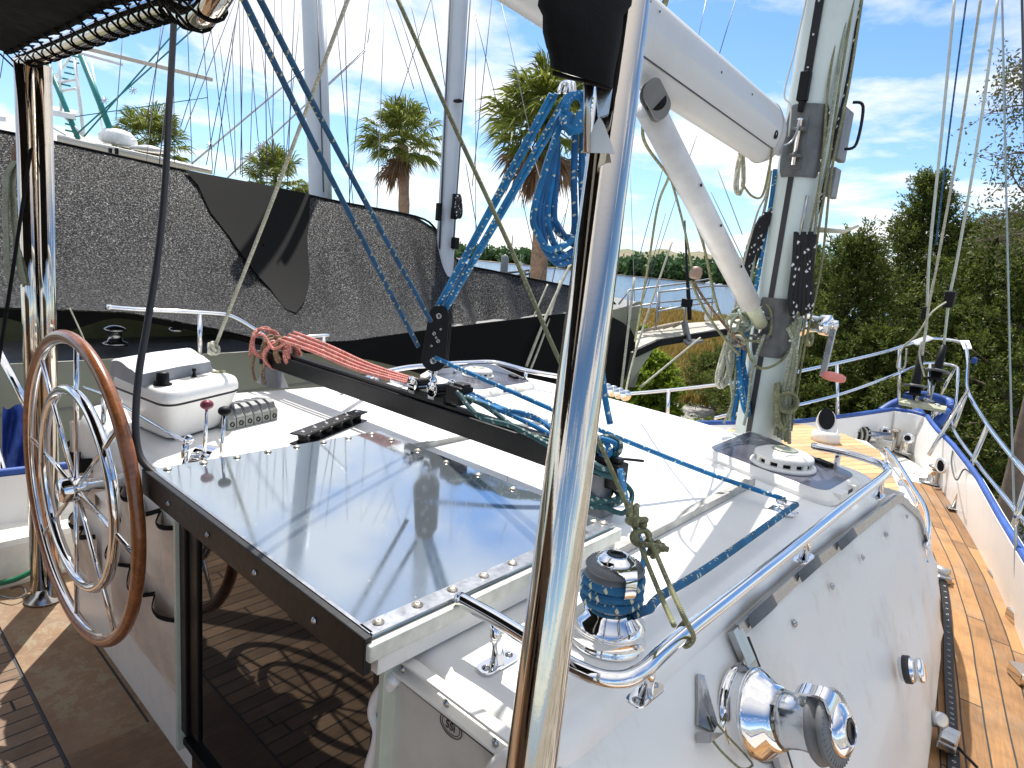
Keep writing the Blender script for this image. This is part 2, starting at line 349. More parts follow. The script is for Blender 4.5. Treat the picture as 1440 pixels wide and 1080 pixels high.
def teak_mat(name, dark, light, plank, uv, grime=.4, gap=.04, algae=0., ang=0.):
    # same planking; uv=True follows the curve of the deck edge
    m = teak(name, dark, light, plank, ang, grime, gap, algae)
    if uv:
        nt_ = m.node_tree
        for n in nt_.nodes:
            if n.type == 'TEX_COORD':
                for l in list(n.outputs['Object'].links): nt_.links.new(n.outputs['UV'], l.to_socket)
    return m
tk_side = teak_mat('teak_side_deck', (.17, .085, .032), (.44, .23, .085), .075, True, .6)
tk_sole = teak_mat('teak_sole', (.15, .09, .05), (.36, .23, .14), .058, False, .6, .05)
tk_fore = teak_mat('teak_foredeck', (.42, .24, .10), (.66, .42, .2), .075, False, .1, .03, 0, .5)
tk_board = teak_mat('teak_margin', (.14, .08, .04), (.30, .18, .10), .9, False, .4, .0, .45)
struct(mb.build('side_deck', tk_side))
struct(MB().add([(-3.3, -2.5, -.004), (.3, -2.5, -.004), (.3, .395, -.004), (-3.3, .395, -.004)], [(0, 1, 2, 3)], None, False).build('cockpit_sole', tk_sole))
struct(MB().add([(-3.3, .405, 0.), (-.0, .405, 0.), (-.0, .72, 0.), (-3.3, .72, 0.)], [(0, 1, 2, 3)], None, False).build('cockpit_margin_board', tk_board))
struct(MB().add([(-3.3, .38, -.006), (.0, .38, -.006), (.0, .42, -.006), (-3.3, .42, -.006)], [(0, 1, 2, 3)], None, False).build('cockpit_seam', rubber))
# white foredeck well
PBS = [(-1, -3.35), (1, -3.1), (2.9, -2.55), (4.2, -1.95), (5.1, -1.47), (6.0, -1.2), (6.6, -1.05)]
mb = MB(); G = []
for y in frange(2.9, 6.62, 26):
    xo = lerp(OB, min(y, 6.45))[0]; xi = lerp(PBS, y)[0]; G.append([(xi+(xo-xi)*k/6, y, lerp(DZ, y)[0]-.01) for k in range(7)])
mb.grid(G); struct(mb.build('foredeck', whited))
# bulwarks with blue cap
def bulwark(name, label, base, cap, blue=True):
    th = thing(name, label, 'bulwark', (base[0][0], base[0][1], 0))
    n = 40; G = []
    for t_ in frange(base[0][1], base[-1][1], n):
        xb = lerp([(b[1], b[0], b[2]) for b in base], t_); xc = lerp([(b[1], b[0], b[2]) for b in cap], t_); G.append([V(xb[0], t_, xb[1]-.03), V(xb[0]*.5+xc[0]*.5, t_, xb[1]*.5+xc[1]*.5), V(xc[0], t_, xc[1])])
    s = 1 if base[0][0] > -1.2 else -1
    mb = MB()
    mb.slab(G if s > 0 else [r[::-1] for r in G], -.05)
    mb.build('inner_wall', white, th)
    MB().tube([r[2]+V(.02*s, 0, .012) for r in G], .019, 10).build('cap_rail', M_BLUE, th)
    return th
M_BLUE = basic('blue_cap', (.015, .07, .30), .5, 0, .3, 6)
STB = [(.60, -1.5, 0), (.53, 0, 0), (.44, 1.2, 0), (.32, 2.2, 0), (.21, 2.9, 0), (.09, 3.6, 0), (-.06, 4.24, 0), (-.30, 5.08, .03), (-.58, 5.85, .08), (-.76, 6.25, .1), (-.93, 6.6, .11)]
STC = [(.66, -1.5, .4), (.60, 0, .37), (.5, 1.2, .36), (.36, 2.2, .35), (.2, 2.9, .35), (.03, 3.6, .35), (-.13, 4.24, .36), (-.32, 5.0, .39), (-.56, 5.8, .41), (-.74, 6.25, .43), (-.86, 6.6, .46)]
PB = [(-3.35, -1, 0), (-3.1, 1, 0), (-2.55, 2.9, 0), (-1.95, 4.2, .02), (-1.45, 5.14, .05), (-1.2, 6.0, .1), (-1.08, 6.6, .11)]
PC = [(-3.45, -1, .42), (-3.2, 1, .40), (-2.6, 2.9, .42), (-1.97, 4.2, .44), (-1.46, 5.14, .45), (-1.25, 6.0, .45), (-1.1, 6.6, .46)]
bulwark('bulwark', 'white inside of the bulwark with blue cap rail beside the teak side deck', STB, STC)
pbw = bulwark('bulwark', 'white bulwark wall with blue cap behind the mast foot and windlass', PB, PC)
G = [[V(PB[-1][0]+(STB[-1][0]-PB[-1][0])*k/6, 6.6+.06*sin(pi*k/6), .08), V(PC[-1][0]+(STC[-1][0]-PC[-1][0])*k/6, 6.6+.06*sin(pi*k/6), .46)] for k in range(7)]
MB().slab(G, -.03).build('bow_panel', white, pbw); MB().tube([r[1]+V(0, .02, .012) for r in G], .019, 8).build('bow_cap', M_BLUE, pbw)
# ================================================================ cabin
RO = [(-.425, .62), (-.425, 1.6), (-.385, 2.60), (-1.2, 2.75), (-2.0, 2.80), (-2.38, 2.80), (-2.55, 1.7), (-2.66, .62)]
def ro_round():
    P = [Vector((x, y, 0)) for x, y in RO]; out = []
    m = len(P)
    for i in range(m):
        r = .10 if i == 0 else .2 if i in (2, 5, 7) else .02
        a, b, c = P[i-1], P[i], P[(i+1) % m]; p = b+(a-b).normalized()*r; q = b+(c-b).normalized()*r
        for k in range(7): t_ = k/6; w_ = p*(1-t_)**2+b*2*t_*(1-t_)+q*t_*t_; out.append((w_.x, w_.y))
    return out
ROP = ro_round()
cabin = thing('cabin', 'low white cabin trunk with rounded roof edge in the middle of the boat', 'boat cabin', (-1.5, 1.7, 0))
prof = [(0, .60), (0, .795), (.003, .81), (.010, .827), (.021, .840), (.034, .8475), (.05, .851), (.08, .8518)]
rings = [[(x, y, z) for x, y in offset_poly(ROP, d)] for d, z in prof]
mb = MB(); mb.grid([list(r)+[r[0]] for r in rings][::1])
nR = len(rings[-1]); c_ = (-1.5, 1.7, .86); mb.add(rings[-1]+[c_], [(i, (i+1) % nR, nR) for i in range(nR)])
mb.build('roof', white, cabin)
def TT(y): return lerp([(.62, -.43, .79), (1.6, -.43, .79), (2.62, -.388, .79), (2.85, -.36, .72), (3.05, -.32, .55), (3.25, -.30, .45), (4.0, -.50, .45), (4.75, -.80, .45), (5.1, -1.0, .45)], y)
def BB(y): return (lerp(CB, y)[0], lerp(DZ, y)[0]-.01)
def SS(y, t_, off=0.):
    def q(y, t_):
        a = TT(y); b = BB(y); k = t_**.85; return V(a[0]+(b[0]-a[0])*k, y, a[1]+(b[1]-a[1])*t_)
    p = q(y, t_)
    if off:
        dy = q(y+.02, t_)-q(y-.02, t_); dt = q(y, min(t_+.03, 1))-q(y, max(t_-.03, 0)); n_ = dy.cross(dt); n_ = n_ if n_.x > 0 else -n_; p = p+n_.normalized()*off
    return p
mb = MB(); mb.grid([[SS(y, k/14) for k in range(15)] for y in frange(.63, 5.1, 70)]); mb.build('side_wall', whited, cabin)
# aft bulkhead
mb = MB(); mb.add([(-2.66, .635, -.01), (-.1, .635, -.01), (-.40, .635, .78), (-2.66, .635, .78)], [(0, 1, 2, 3)], None, False); mb.build('aft_bulkhead', whited, cabin)
mb = MB(); mb.add([(-2.66, .63, -.01), (-2.4, 2.8, -.01), (-2.4, 2.8, .78), (-2.66, .63, .78)], [(0, 1, 2, 3)], None, False); mb.build('port_wall', whited, cabin)
# forward trunk top (lower, teak covered) with white margin
mb = MB()
edge = [V(*[TT(y)[0], y, .45]) for y in frange(3.2, 5.05, 14)]
inner = [PZ(*p, .453) for p in ((1300, 770), (1282, 728), (1262, 683), (1236, 634), (1190, 612), (1130, 597))]
out_ = [V(-.36, 2.6, .452), V(-.32, 3.0, .45)]+edge+[V(-1.5, 5.05, .45), V(-1.75, 4.3, .45), V(-2.0, 2.7, .45)]
mb.add([(p.x, p.y, .45) for p in out_], [tuple(range(len(out_)))], None, False); mb.build('forward_trunk_top', white, cabin)
tp = [V(-.42, 2.70, .455), V(-.34, 3.05, .455)]+inner+[V(-1.66, 4.7, .455), V(-1.9, 2.8, .455)]
mb = MB(); mb.add([(p.x, p.y, .456) for p in tp], [tuple(range(len(tp)))], None, False); mb.build('teak_panel', tk_fore, cabin)
mb = MB(); mb.add([(-.36, 2.7, .45), (-.36, 2.7, .78), (-2.38, 2.78, .78), (-2.38, 2.78, .45)], [(0, 1, 2, 3)], None, False)
mb.grid([[V(p.x, p.y, .45), V(p.x-.05, p.y+.02, 0)] for p in (V(-1.0, 5.05, 0), V(-1.5, 5.05, 0), V(-1.75, 4.3, 0), V(-2.0, 2.7, 0))], False)
mb.build('front_wall', white, cabin)
# window cover + frame on the side wall
wc = thing('window_cover', 'pale grey storm cover snapped over the long side window', 'window cover', tuple(SS(1.7, .5)))
def side_patch(y0, y1, t0, t1, off, ny=30, ntt=10): return [[SS(y, t_, off) for t_ in frange(t0(y), t1(y), ntt)] for y in frange(y0, y1, ny)]
yA = 1.27
G = side_patch(yA, 3.25, lambda y: .03+max(0, y-2.6)*.25, lambda y: .93-max(0, y-2.7)*.12, .012, 60, 16)
rnd = random.Random(3)
for i, r in enumerate(G):
    for j, p in enumerate(r):
        if 0 < i < len(G)-1 and 0 < j < len(r)-1: r[j] = p+V(.006, 0, 0)*(sin(i*.21+j*.5)+.7*sin(i*.13-j*.9)+ (1.1*sin((i-42)*.55+j*.35) if i > 40 else 0))
MB().slab([r[::-1] for r in G], .006).build('cover_sheet', coverm, wc)
fr = MB()
top = [SS(y, .02+max(0, y-2.6)*.25, .016) for y in frange(yA-.02, 3.0, 30)]
for a, b in zip(top, top[1:]): fr.beam(a, b, .030, .010, (1, 0, .3))
lf = [SS(yA-.025, t_, .016) for t_ in frange(.01, .97, 14)]
for a, b in zip(lf, lf[1:]): fr.beam(a, b, .014, .04, (0, 1, 0))
fr.build('frame', dull, wc)
gs = MB()
lf = [SS(yA+.004, t_, .019) for t_ in frange(.04, .95, 14)]
gs.tube(lf, .004, 6); gs.build('gasket', rubber, wc)
for y in (1.5, 1.78, 2.06, 2.34, 2.62, 2.86):
    p = SS(y, .095+max(0, y-2.6)*.25, .02); q = SS(y, .095+max(0, y-2.6)*.25, .028)
    MB().lathe([(.009, 0), (.009, .002), (.005, .006), (0, .007)], p, q-p, 12).build('snap_stud', dull, wc)
for y in (1.36, 1.68, 1.98):  # bent metal hold-down clips along the top
    p = SS(y, .02, .02); mb = MB(); h = cat([p+V(.0, -.06, .0), p+V(.012, -.04, .02), p+V(.016, 0, .026), p+V(.012, .05, .02), p+V(0, .08, 0)], 6)
    G2 = [[a+V(.009, 0, -.010), a+V(-.006, 0, .010)] for a in h]; mb.slab(G2, .003); mb.build('clip', zinc, wc)
# round opening port cap
pc = thing('fuel_cap', 'round chrome deck fill cap low on the cabin side', 'filler cap', tuple(PX(1283, 942, -.16)))
p = PX(1283, 942, -.165); ax = (SS(p.y, .6, .1)-SS(p.y, .6)).normalized()
MB().lathe([(.034, -.03), (.034, .002), (.029, .004), (.029, .012), (.033, .014), (.033, .024), (.027, .03), (0, .031)], p, ax, 28).build('cap', steel, pc)
MB().lathe([(.039, -.02), (.039, -.004), (.034, -.002)], p, ax, 28).build('collar', rubber, pc)
# ================================================================ sliding hatch and door
hx0, hx1, hy0, hy1, hz = -1.585, -.695, .53, 1.2, .93
hatch = thing('sliding_hatch', 'scratched mirror-tinted sliding hatch lid with a row of rusty screws', 'hatch', (hx0, hy0, .86))
t = NT('tinted_panel'); v = t.coord(); sc1 = t.coord(sc=(4, 90, 1), rot=(0, 0, .5)); sc2 = t.coord(sc=(70, 3, 1), rot=(0, 0, .9))
scr = t.math('MAXIMUM', t.ramp(t.noise(sc1, 1.2, 6, .8), [(.66, (0, 0, 0)), (.71, (1, 1, 1))]), t.ramp(t.noise(sc2, 1.4, 6, .8), [(.72, (0, 0, 0)), (.75, (1, 1, 1))]))
spk = t.ramp(t.noise(v, 140, 3, .7), [(.68, (0, 0, 0)), (.73, (1, 1, 1))]); msk = t.ramp(t.noise(v, 3, 5, .7), [(.35, (0, 0, 0)), (.65, (1, 1, 1))])
w1 = t.math('MULTIPLY', t.math('MAXIMUM', scr, spk), t.math('MULTIPLY', msk, .9))
t.set(Base_Color=t.mix(w1, (.46, .52, .57), (.72, .73, .72)), Metallic=.85, Roughness=t.math('ADD', t.math('MULTIPLY', w1, .35), t.math('ADD', .025, t.math('MULTIPLY', msk, .07))))
tint = t.m
MB().box(((hx0+hx1)/2, (hy0+hy1)/2+.004, hz-.005), (hx1-hx0, hy1-hy0, .01)).build('lid_panel', tint, hatch, .002)
bandm = basic('panel_edge_band', (.30, .31, .33), .3, .8, .3, 30)
MB().box((hx1-.016, (hy0+hy1)/2, hz+.0012), (.034, hy1-hy0-.01, .0016)).box((hx0+.45, hy0+.006, hz+.0012), (hx1-hx0-.02, .006, .0016)).build('edge_band', bandm, hatch)
MB().box(((hx0+hx1)/2, hy0-.006, hz-.028), (hx1-hx0+.012, .014, .062)).box((hx0-.004, hy0+.05, hz-.03), (.01, .1, .05)).build('front_lip', blackm, hatch, .002)
MB().box((hx1+.008, (hy0+hy1)/2, hz-.02), (.016, hy1-hy0+.02, .028)).build('side_trim', basic('cream_trim', (.62, .62, .54), .5, 0, .25, 20), hatch, .003)
MB().box((hx0-.004, (hy0+hy1)/2+.03, hz-.032), (.012, hy1-hy0-.02, .045)).box((hx1-.004, (hy0+hy1)/2+.01, hz-.05), (.016, hy1-hy0-.01, .04)).box(((hx0+hx1)/2, hy1-.01, hz-.04), (hx1-hx0-.02, .012, .055)).build('under_frame', whited, hatch)
screwm = basic('rusty_screw', (.62, .55, .45), .35, .9, .5, 60)
def screw(p, n=(0, 0, 1), r=.0065, par=None, m=None):
    mb = MB(); n = Vector(n); mb.lathe([(r*1.5, 0), (r*1.5, .0012), (r, .0022), (r*.75, .0042), (r*.3, .0048), (r*.28, .003), (0, .003)], p, n, 14); return mb.build('screw', m or screwm, par)
for k in range(9): screw((hx1-.02, hy0+.03+k*.078, hz+.002), par=hatch)
for k in range(8): screw((hx0+.022, hy0+.035+k*.085, hz+.001), par=hatch)
for k in range(7): screw((hx0+.1+k*.125, hy1-.025, hz+.001), par=hatch)
for k in range(4): screw((hx0+.16+k*.2, hy0-.0135, hz-.03), (0, -1, 0), .004, hatch, alu)
# hatch slide rails forward of the hatch
for x, lab in ((hx0+.03, 'aluminium hatch slide rail on the roof left of the traveller leg'), (hx1-.0, 'grimy aluminium hatch slide rail on the roof near the blue winch rope')):
    mb = MB(); mb.box((x, 1.6, .862), (.036, .84, .014)); mb.box((x+.014, 1.6, .872), (.008, .84, .01)); tag(mb.build('slide_rail', basic('rail_grimy', (.45, .44, .41), .5, .4, .3, 14), bevel=.002), lab, 'rail')
door = thing('companionway_door', 'black glossy companionway door panel under the hatch lip', 'door', (-1.2, .62, .1))
t = NT('black_glass'); t.set(Base_Color=(.006, .006, .007), Roughness=.03); t.b.inputs['Specular IOR Level'].default_value = .6; t.b.inputs['IOR'].default_value = 1.55; bglass = t.m
MB().box((-1.165, .622, .47), (.80, .012, .82)).build('glass_panel', bglass, door, .002)
MB().box((-1.575, .615, .54), (.035, .03, .74)).box((-1.53, .619, .54), (.05, .02, .72)).box((-.752, .612, .47), (.03, .034, .82)).build('jamb', blackm, door, .003)
mb = MB(); mb.box((-1.165, .614, .145), (.83, .03, .02), Matrix.Rotation(0, 3, 'Y')); mb.build('bottom_rail', blackp, door, .003)
MB().box((-1.597, .61, .5), (.012, .04, .78)).box((-.729, .606, .46), (.014, .045, .84)).build('white_edge_trim', basic('trim_cream', (.52, .56, .46), .5), door, .002)
# locker panel with emblem, starboard of door
lk = thing('locker_lid', 'white plastic locker lid with an oval black emblem beside the door', 'locker', (-.55, .62, .6))
def yw(px, py, y=.612): return PY(px, py, y)
hd = MB(); a, b = yw(556, 938), yw(722, 1066); hd.beam(a, b, .006, .028, (0, 1, 0)); hd.beam(a+V(0, .003, .024), b+V(0, .003, .024), .006, .022, (0, 1, 0)); hd.build('hinge_strip', whited, lk, .002)
for px, py in ((566, 941), (628, 989), (697, 1044)): screw(yw(px, py, .606), (0, -1, 0), .0045, lk, dull)
A = [yw(*p, .616) for p in ((561, 950), (700, 1060), (692, 1180), (545, 1160))]
MB().prism(A, V(0, -.006, 0)).build('lid', basic('lid_cream', (.58, .56, .5), .45, 0, .15, 5), lk, .002)
MB().tube([A[0]+V(0, -.008, .004), A[1]+V(0, -.008, .004)], .0025, 6).build('gap_seal', rubber, lk)
lip = cat([yw(*p, .60) for p in ((556, 952), (536, 975), (527, 1000), (534, 1025), (531, 1050), (522, 1080), (520, 1110))], 6)
MB().tube(lip, .013, 10).build('moulded_lip', white, lk)
lip = cat([yw(*p, .60) for p in ((722, 1062), (700, 1074), (690, 1095))], 6); MB().tube(lip, .012, 10).build('moulded_lip', white, lk)
# emblem
def text_mesh(txt, name, size, P, R, m, parent, ext=.0006, shear=0):
    cu = bpy.data.curves.new(name, 'FONT'); cu.body = txt; cu.size = size; cu.align_x = 'CENTER'; cu.align_y = 'CENTER'; cu.extrude = ext; cu.shear = shear
    tmp = bpy.data.objects.new('tmp_text', cu); COL.objects.link(tmp); bpy.context.view_layer.update(); me = bpy.data.meshes.new_from_object(tmp.evaluated_get(bpy.context.evaluated_depsgraph_get())); bpy.data.objects.remove(tmp)
    me.transform(Matrix.Translation(P) @ R.to_4x4()); me.materials.clear(); me.materials.append(m)
    o = bpy.data.objects.new(name, me); COL.objects.link(o); o.parent = parent; o.matrix_parent_inverse = Matrix.Translation(-Vector(parent.location)) if parent.type == 'EMPTY' else Matrix.Identity(4); return o
ec = yw(634, 1021, .608); ex = (yw(650, 1034, .608)-ec).normalized(); ex = V(1, 0, 0); ez = V(0, 0, 1); ink = basic('ink', (.03, .03, .035), .6)
E = MB()
for (ra, rb, r) in ((.024, .0175, .0008), (.0195, .0135, .0006)):
    E.tube([ec+V(ra*cos(a_), 0, rb*sin(a_)) for a_ in frange(0, 2*pi, 40)[:-1]], r, 6, True)
em = E.build('emblem_ring', ink, lk)
text_mesh('SSi', 'emblem_lettering', .0185, ec+V(0, -.001, 0), Matrix.Rotation(pi/2, 3, 'X'), ink, lk)
# cloth storage pockets left of the door
ck = thing('storage_pockets', 'beige cloth storage pockets with black elastic edging on the bulkhead', 'storage pockets', (-1.9, .62, .4))
cloth = basic('pocket_cloth', (.64, .55, .46), .9, 0, .18, 8, .4, 60)
def pocket(x0, x1, z0, z1, n, dep_):
    G = []; nx = n*12
    for j in range(9):
        tz = j/8; row = []
        for i in range(nx+1):
            u = i/nx; b = abs(sin(pi*u*n)); z = z0+(z1-z0)*tz-.018*b*tz; row.append(V(x0+(x1-x0)*u, .628-(.006+dep_*b*(.35+.65*tz)), z+.01*sin(u*9)))
        G.append(row)
    return G
for (x0, x1, z0, z1, n) in ((-2.18, -1.62, .53, .74, 4), (-2.22, -1.62, .25, .47, 3)):
    G = pocket(x0, x1, z0, z1, n, .035); MB().grid([r[::-1] for r in G]).build('pocket', cloth, ck)
    e = []
    for i, p in enumerate(G[-1]): e.append(p+V(0, -.002, .002))
    mb = MB(); rr = [V(p.x, p.y, p.z) for p in e]; mb.grid([[p+V(0, 0, .006) for p in rr], [p+V(0, -.003, 0) for p in rr], [p+V(0, 0, -.008) for p in rr]]); mb.build('elastic_edge', canvas, ck)
MB().add([(-2.24, .631, .2), (-1.61, .631, .2), (-1.61, .631, .77), (-2.24, .631, .77)], [(0, 1, 2, 3)], None, False).build('backing_cloth', cloth, ck)
ck2 = thing('storage_pockets', 'small black-edged cloth pocket behind the steering wheel spokes', 'storage pockets', (-2.5, .62, .5))
G = pocket(-2.62, -2.36, .52, .70, 2, .03); MB().grid([r[::-1] for r in G]).build('pocket', cloth, ck2)
MB().grid([[p+V(0, -.003, .02) for p in G[-1]], [p+V(0, -.004, -.03) for p in G[-1]]]).build('elastic_edge', canvas, ck2)
G = pocket(-2.62, -2.36, .25, .44, 2, .03); MB().grid([r[::-1] for r in G]).build('pocket', cloth, ck2)
MB().grid([[p+V(0, -.003, .006) for p in G[-1]], [p+V(0, -.004, -.012) for p in G[-1]]]).build('elastic_edge', canvas, ck2)
# ================================================================ ropes and fittings
def rope(name, pts, r, m, parent=None, n=8, seg=8, closed=False, world=False):
    P = cat(pts if world else DD(pts), n, closed); return MB().tube(P, r, seg, closed).build(name, m, parent)
def rope_t(name, pts, r, m, label, cat_='rope', group=None, **k): return tag(rope(name, pts, r, m, **k), label, cat_, group)
def coilpts(c, ax, ru, rv, turns, pitch, u=None, jit=0, seed=0, n=14, ph=0):
    ax = Vector(ax).normalized(); u = (Vector(u)-ax*Vector(u).dot(ax)).normalized() if u is not None else ax.orthogonal().normalized(); w = ax.cross(u); R_ = random.Random(seed)
    out = []
    for i in range(int(turns*n)+1):
        a = 2*pi*i/n+ph; j = 1+jit*(R_.random()-.5); out.append(Vector(c)+u*cos(a)*ru*j+w*sin(a)*rv*j+ax*(pitch*i/n+jit*.02*(R_.random()-.5)))
    return out
def on_side(px, py, off=0.):
    lo = .1; best = None
    for k in range(400):
        d_ = .5+k*.006; p = D(px, py, d_)
        if p.y < .6 or p.y > 5: continue
        a = TT(p.y); b = BB(p.y); t_ = (a[1]-p.z)/(a[1]-b[1]) if a[1] != b[1] else 0
        if 0 <= t_ <= 1:
            q = SS(p.y, t_)
            if p.x < q.x+off: return p, (SS(p.y, t_, .1)-q).normalized()
    return D(px, py, 1.0), V(1, 0, .2).normalized()
def winch(name, label, o, ax, sc, wrap=None, arm_dir=(1, 0, 0)):
    th = thing(name, label, 'winch', tuple(o)); o = Vector(o); ax = Vector(ax).normalized()
    k = sc
    MB().lathe([(.072*k, 0), (.074*k, .003*k), (.070*k, .006*k), (.068*k, .028*k), (.070*k, .030*k), (.0705*k, .033*k)], o, ax, 48).build('base', steel, th)
    MB().lathe([(.0705*k, .033*k), (.070*k, .037*k), (.062*k, .046*k), (.05*k, .062*k), (.045*k, .072*k)], o, ax, 48).build('drum_skirt', steel, th)
    MB().lathe([(.044*k, .070*k), (.040*k, .085*k), (.039*k, .10*k), (.041*k, .118*k), (.044*k, .124*k)], o, ax, 40).build('drum', brushed, th)
    pr = []
    MB().lathe([(.035*k, .122*k), (.052*k, .124*k), (.055*k, .128*k), (.053*k, .132*k), (.046*k, .136*k), (.046*k, .139*k), (.053*k, .143*k), (.055*k, .147*k), (.050*k, .152*k), (.036*k, .155*k)], o, ax, 48).build('self_tailing_jaw', greyp, th)
    rb = MB(); u = ax.orthogonal().normalized(); w = ax.cross(u)
    for i in range(40):
        a = 2*pi*i/40; d_ = u*cos(a)+w*sin(a); rb.beam(o+ax*.1535*k+d_*.037*k, o+ax*.1515*k+d_*.051*k, .0022*k, .0025*k, tuple(ax))
    rb.build('jaw_ribs', greyp, th)
    MB().lathe([(.037*k, .150*k), (.038*k, .158*k), (.034*k, .163*k), (.022*k, .170*k), (.019*k, .171*k), (.0185*k, .168*k)], o, ax, 40).build('top_cap', steel, th)
    MB().lathe([(.0185*k, .170*k), (.012*k, .1705*k), (.0115*k, .160*k), (0, .158*k)], o, ax, 8).build('handle_socket', blackm, th)
    ad = (Vector(arm_dir)-ax*Vector(arm_dir).dot(ax)).normalized(); sdv = ax.cross(ad)
    arm = [[o+ax*h*k+ad*q*k+sdv*s_*k for s_ in (-wd, -wd*.5, wd*.5, wd)] for q, h, wd in ((.028, .160, .024), (.042, .160, .020), (.056, .156, .013), (.062, .148, .011), (.063, .120, .011), (.056, .108, .010), (.044, .104, .008))]
    MB().slab(arm, .004*k).build('stripper_arm', steel, th)
    if wrap:
        wrap(th)
    return th
wo_ = PZ(852, 897, .852)
roofwinch = winch('winch', 'chrome self-tailing winch standing on the roof, wrapped with dark blue rope', wo_, (0, 0, 1), .95, None, (.9, -.5, 0))
# the rope: long blue line from the traveller to the turning block and back to the roof winch
blk = PZ(1106, 712, .875)
line = cat([D(612, 503, 2.02), D(770, 573, 1.86), D(873, 617, 1.84), D(1000, 667, 1.93), blk+V(-.012, .02, .012)], 8)
MB().tube(line, .0075, 10).build('rope', r_blue)
tag(bpy.data.objects['rope'], 'bright blue flecked rope running across the roof to the small turning block', 'rope')
wr = coilpts(wo_+V(0, 0, .070), (0, 0, 1), .048, .048, 3.4, .0165, (1, .2, 0), .05, 2, 24, -.3)
tail = [blk+V(.03, -.02, .02), D(1000, 795, 1.36), D(930, 838, 1.18), wr[0]+V(.012, .03, -.002)]
MB().tube(cat(tail, 8)[:-3]+wr, .0088, 10).build('winch_rope', rope_mat('rope_winch_blue', (.016, .15, .32), (.6, .6, .4), .25, .013))
tag(bpy.data.objects['winch_rope'], 'blue rope from the turning block wrapped four times round the roof winch', 'rope')
mb = MB(); mb.lathe([(.03, 0), (.03, .006), (.022, .008), (.022, .024), (.030, .026), (.031, .032), (.026, .036), (0, .038)], blk-V(0, 0, .02), (0, 0, 1), 28)
tb = thing('turning_block', 'small round grey turning block on the roof where the blue rope bends', 'block', tuple(blk))
mb.build('cheek', steel, tb); MB().lathe([(.022, 0), (.019, .006), (.022, .012)], blk-V(0, 0, .010), (0, 0, 1), 28).build('sheave', blackm, tb); MB().box(blk-V(.01, -.01, .021), (.075, .05, .005)).build('base_plate', steel, tb, .001)
# side winch
so_, sn = on_side(1042, 1000)
sw = winch('winch', 'chrome self-tailing winch sticking out sideways from the cabin side', so_, (sn+V(0, -.06, -.12)), 1.22, None, (0, -.25, 1))
# cleat bracket with cord loop beside it
bo, bn = on_side(985, 985)
br = thing('metal_bracket', 'bent steel plate with a cord loop beside the sideways winch', 'bracket', tuple(bo))
q = lambda px, py, off=.004: (lambda t_: t_[0]+t_[1]*off)(on_side(px, py))
PL = [q(976, 950), q(983, 950), q(1004, 1018), q(998, 1030), q(976, 1030), q(970, 1040)]
MB().prism([q(976, 948), q(985, 950), q(1004, 1018), q(998, 1030), q(976, 1020)], bn*.005).build('plate', dull, br, .001)
MB().prism([q(976, 1030), q(998, 1030), q(975, 1045)], bn*.03).build('foot', dull, br, .001)
rope_t('cord_loop', [q(992, 1008, .012), q(1010, 1035, .02), q(1032, 1065, .03), q(1036, 1075, .03), q(1020, 1078, .03), q(1000, 1055, .02), q(990, 1035, .012)], .0022, r_ol, 'thin olive cord loop hanging from the bent steel plate', 'cord', world=True)
# ---------------------------------------------------------------- handrails
def handrail(name, label, path, feet, r=.0125, m=None, zb=.852):
    P = cat(path, 8); th = thing(name, label, 'handrail', tuple(P[len(P)//2])); m = m or steel
    MB().tube(P, r, 16).ball(P[0], r, 8).ball(P[-1], r, 8).build('rail', m, th)
    for top, base in feet:
        mb = MB(); d_ = (Vector(top)-Vector(base)); mb.tube([base, Vector(base)+d_*.6, Vector(top)-V(0, 0, r*.5)], [r*.95, r*.8, r*.75], 14); f = mb.build('post', m, th)
        al = V(*(Vector(path[-1])-Vector(path[0])).xy, 0).normalized() if len(feet) < 9 else V(1, 0, 0)
        G = round_poly([Vector(base)+al*a+V(-al.y, al.x, 0)*b+V(0, 0, .0005) for a, b in ((-.04, -.016), (.04, -.016), (.04, .016), (-.04, .016))], .016, 5)
        pl = MB().prism(G, V(0, 0, .004)).build('foot_plate', m, f, .001)
        for s_ in (-1, 1): screw(Vector(base)+al*.027*s_+V(0, 0, .004), (0, 0, 1), .0045, f, dull)
    return th
hz_ = .935
path = [PZ(648, 843, hz_), PZ(700, 872, hz_), PZ(770, 915, hz_), PZ(815, 942, hz_), PZ(860, 956, hz_), PZ(902, 944, hz_), PZ(960, 893, hz_), PZ(1100, 783, hz_), PZ(1200, 703, hz_), PZ(1245, 668, hz_), PZ(1247, 660, hz_), PZ(1232, 650, hz_), PZ(1190, 637, hz_), PZ(1145, 627, hz_)]
def below(p, z=.852): return V(p.x, p.y, z)
feet = [(PZ(697, 871, hz_), PZ(705, 932, .853)), (PZ(915, 933, hz_), PZ(909, 962, .853)), (PZ(1137, 753, hz_), PZ(1131, 778, .853)), (PZ(1240, 673, hz_), PZ(1237, 693, .853)), (PZ(1180, 635, hz_), PZ(1175, 656, .853))]
feet = [(a, V(a.x*.4+b.x*.6, a.y*.4+b.y*.6, .853)) for a, b in feet]
handrail('handrail', 'long polished handrail along the roof edge on the near right side', path, feet)
path = [PZ(480, 552, hz_), PZ(520, 530, hz_), PZ(560, 519, hz_), PZ(600, 514, hz_), PZ(660, 510, hz_), PZ(698, 510, hz_), PZ(745, 522, hz_), PZ(790, 530, hz_)]
handrail('handrail', 'far polished handrail on the port roof edge behind the round vent', path, [(PZ(x, y, hz_), below(PZ(x, y, hz_))) for x, y in ((530, 527), (640, 512), (740, 521))])
tz = .53
path = [PZ(1246, 631, tz), PZ(1262, 650, tz), PZ(1283, 684, tz), PZ(1300, 712, tz), PZ(1306, 740, tz), PZ(1303, 768, tz)]
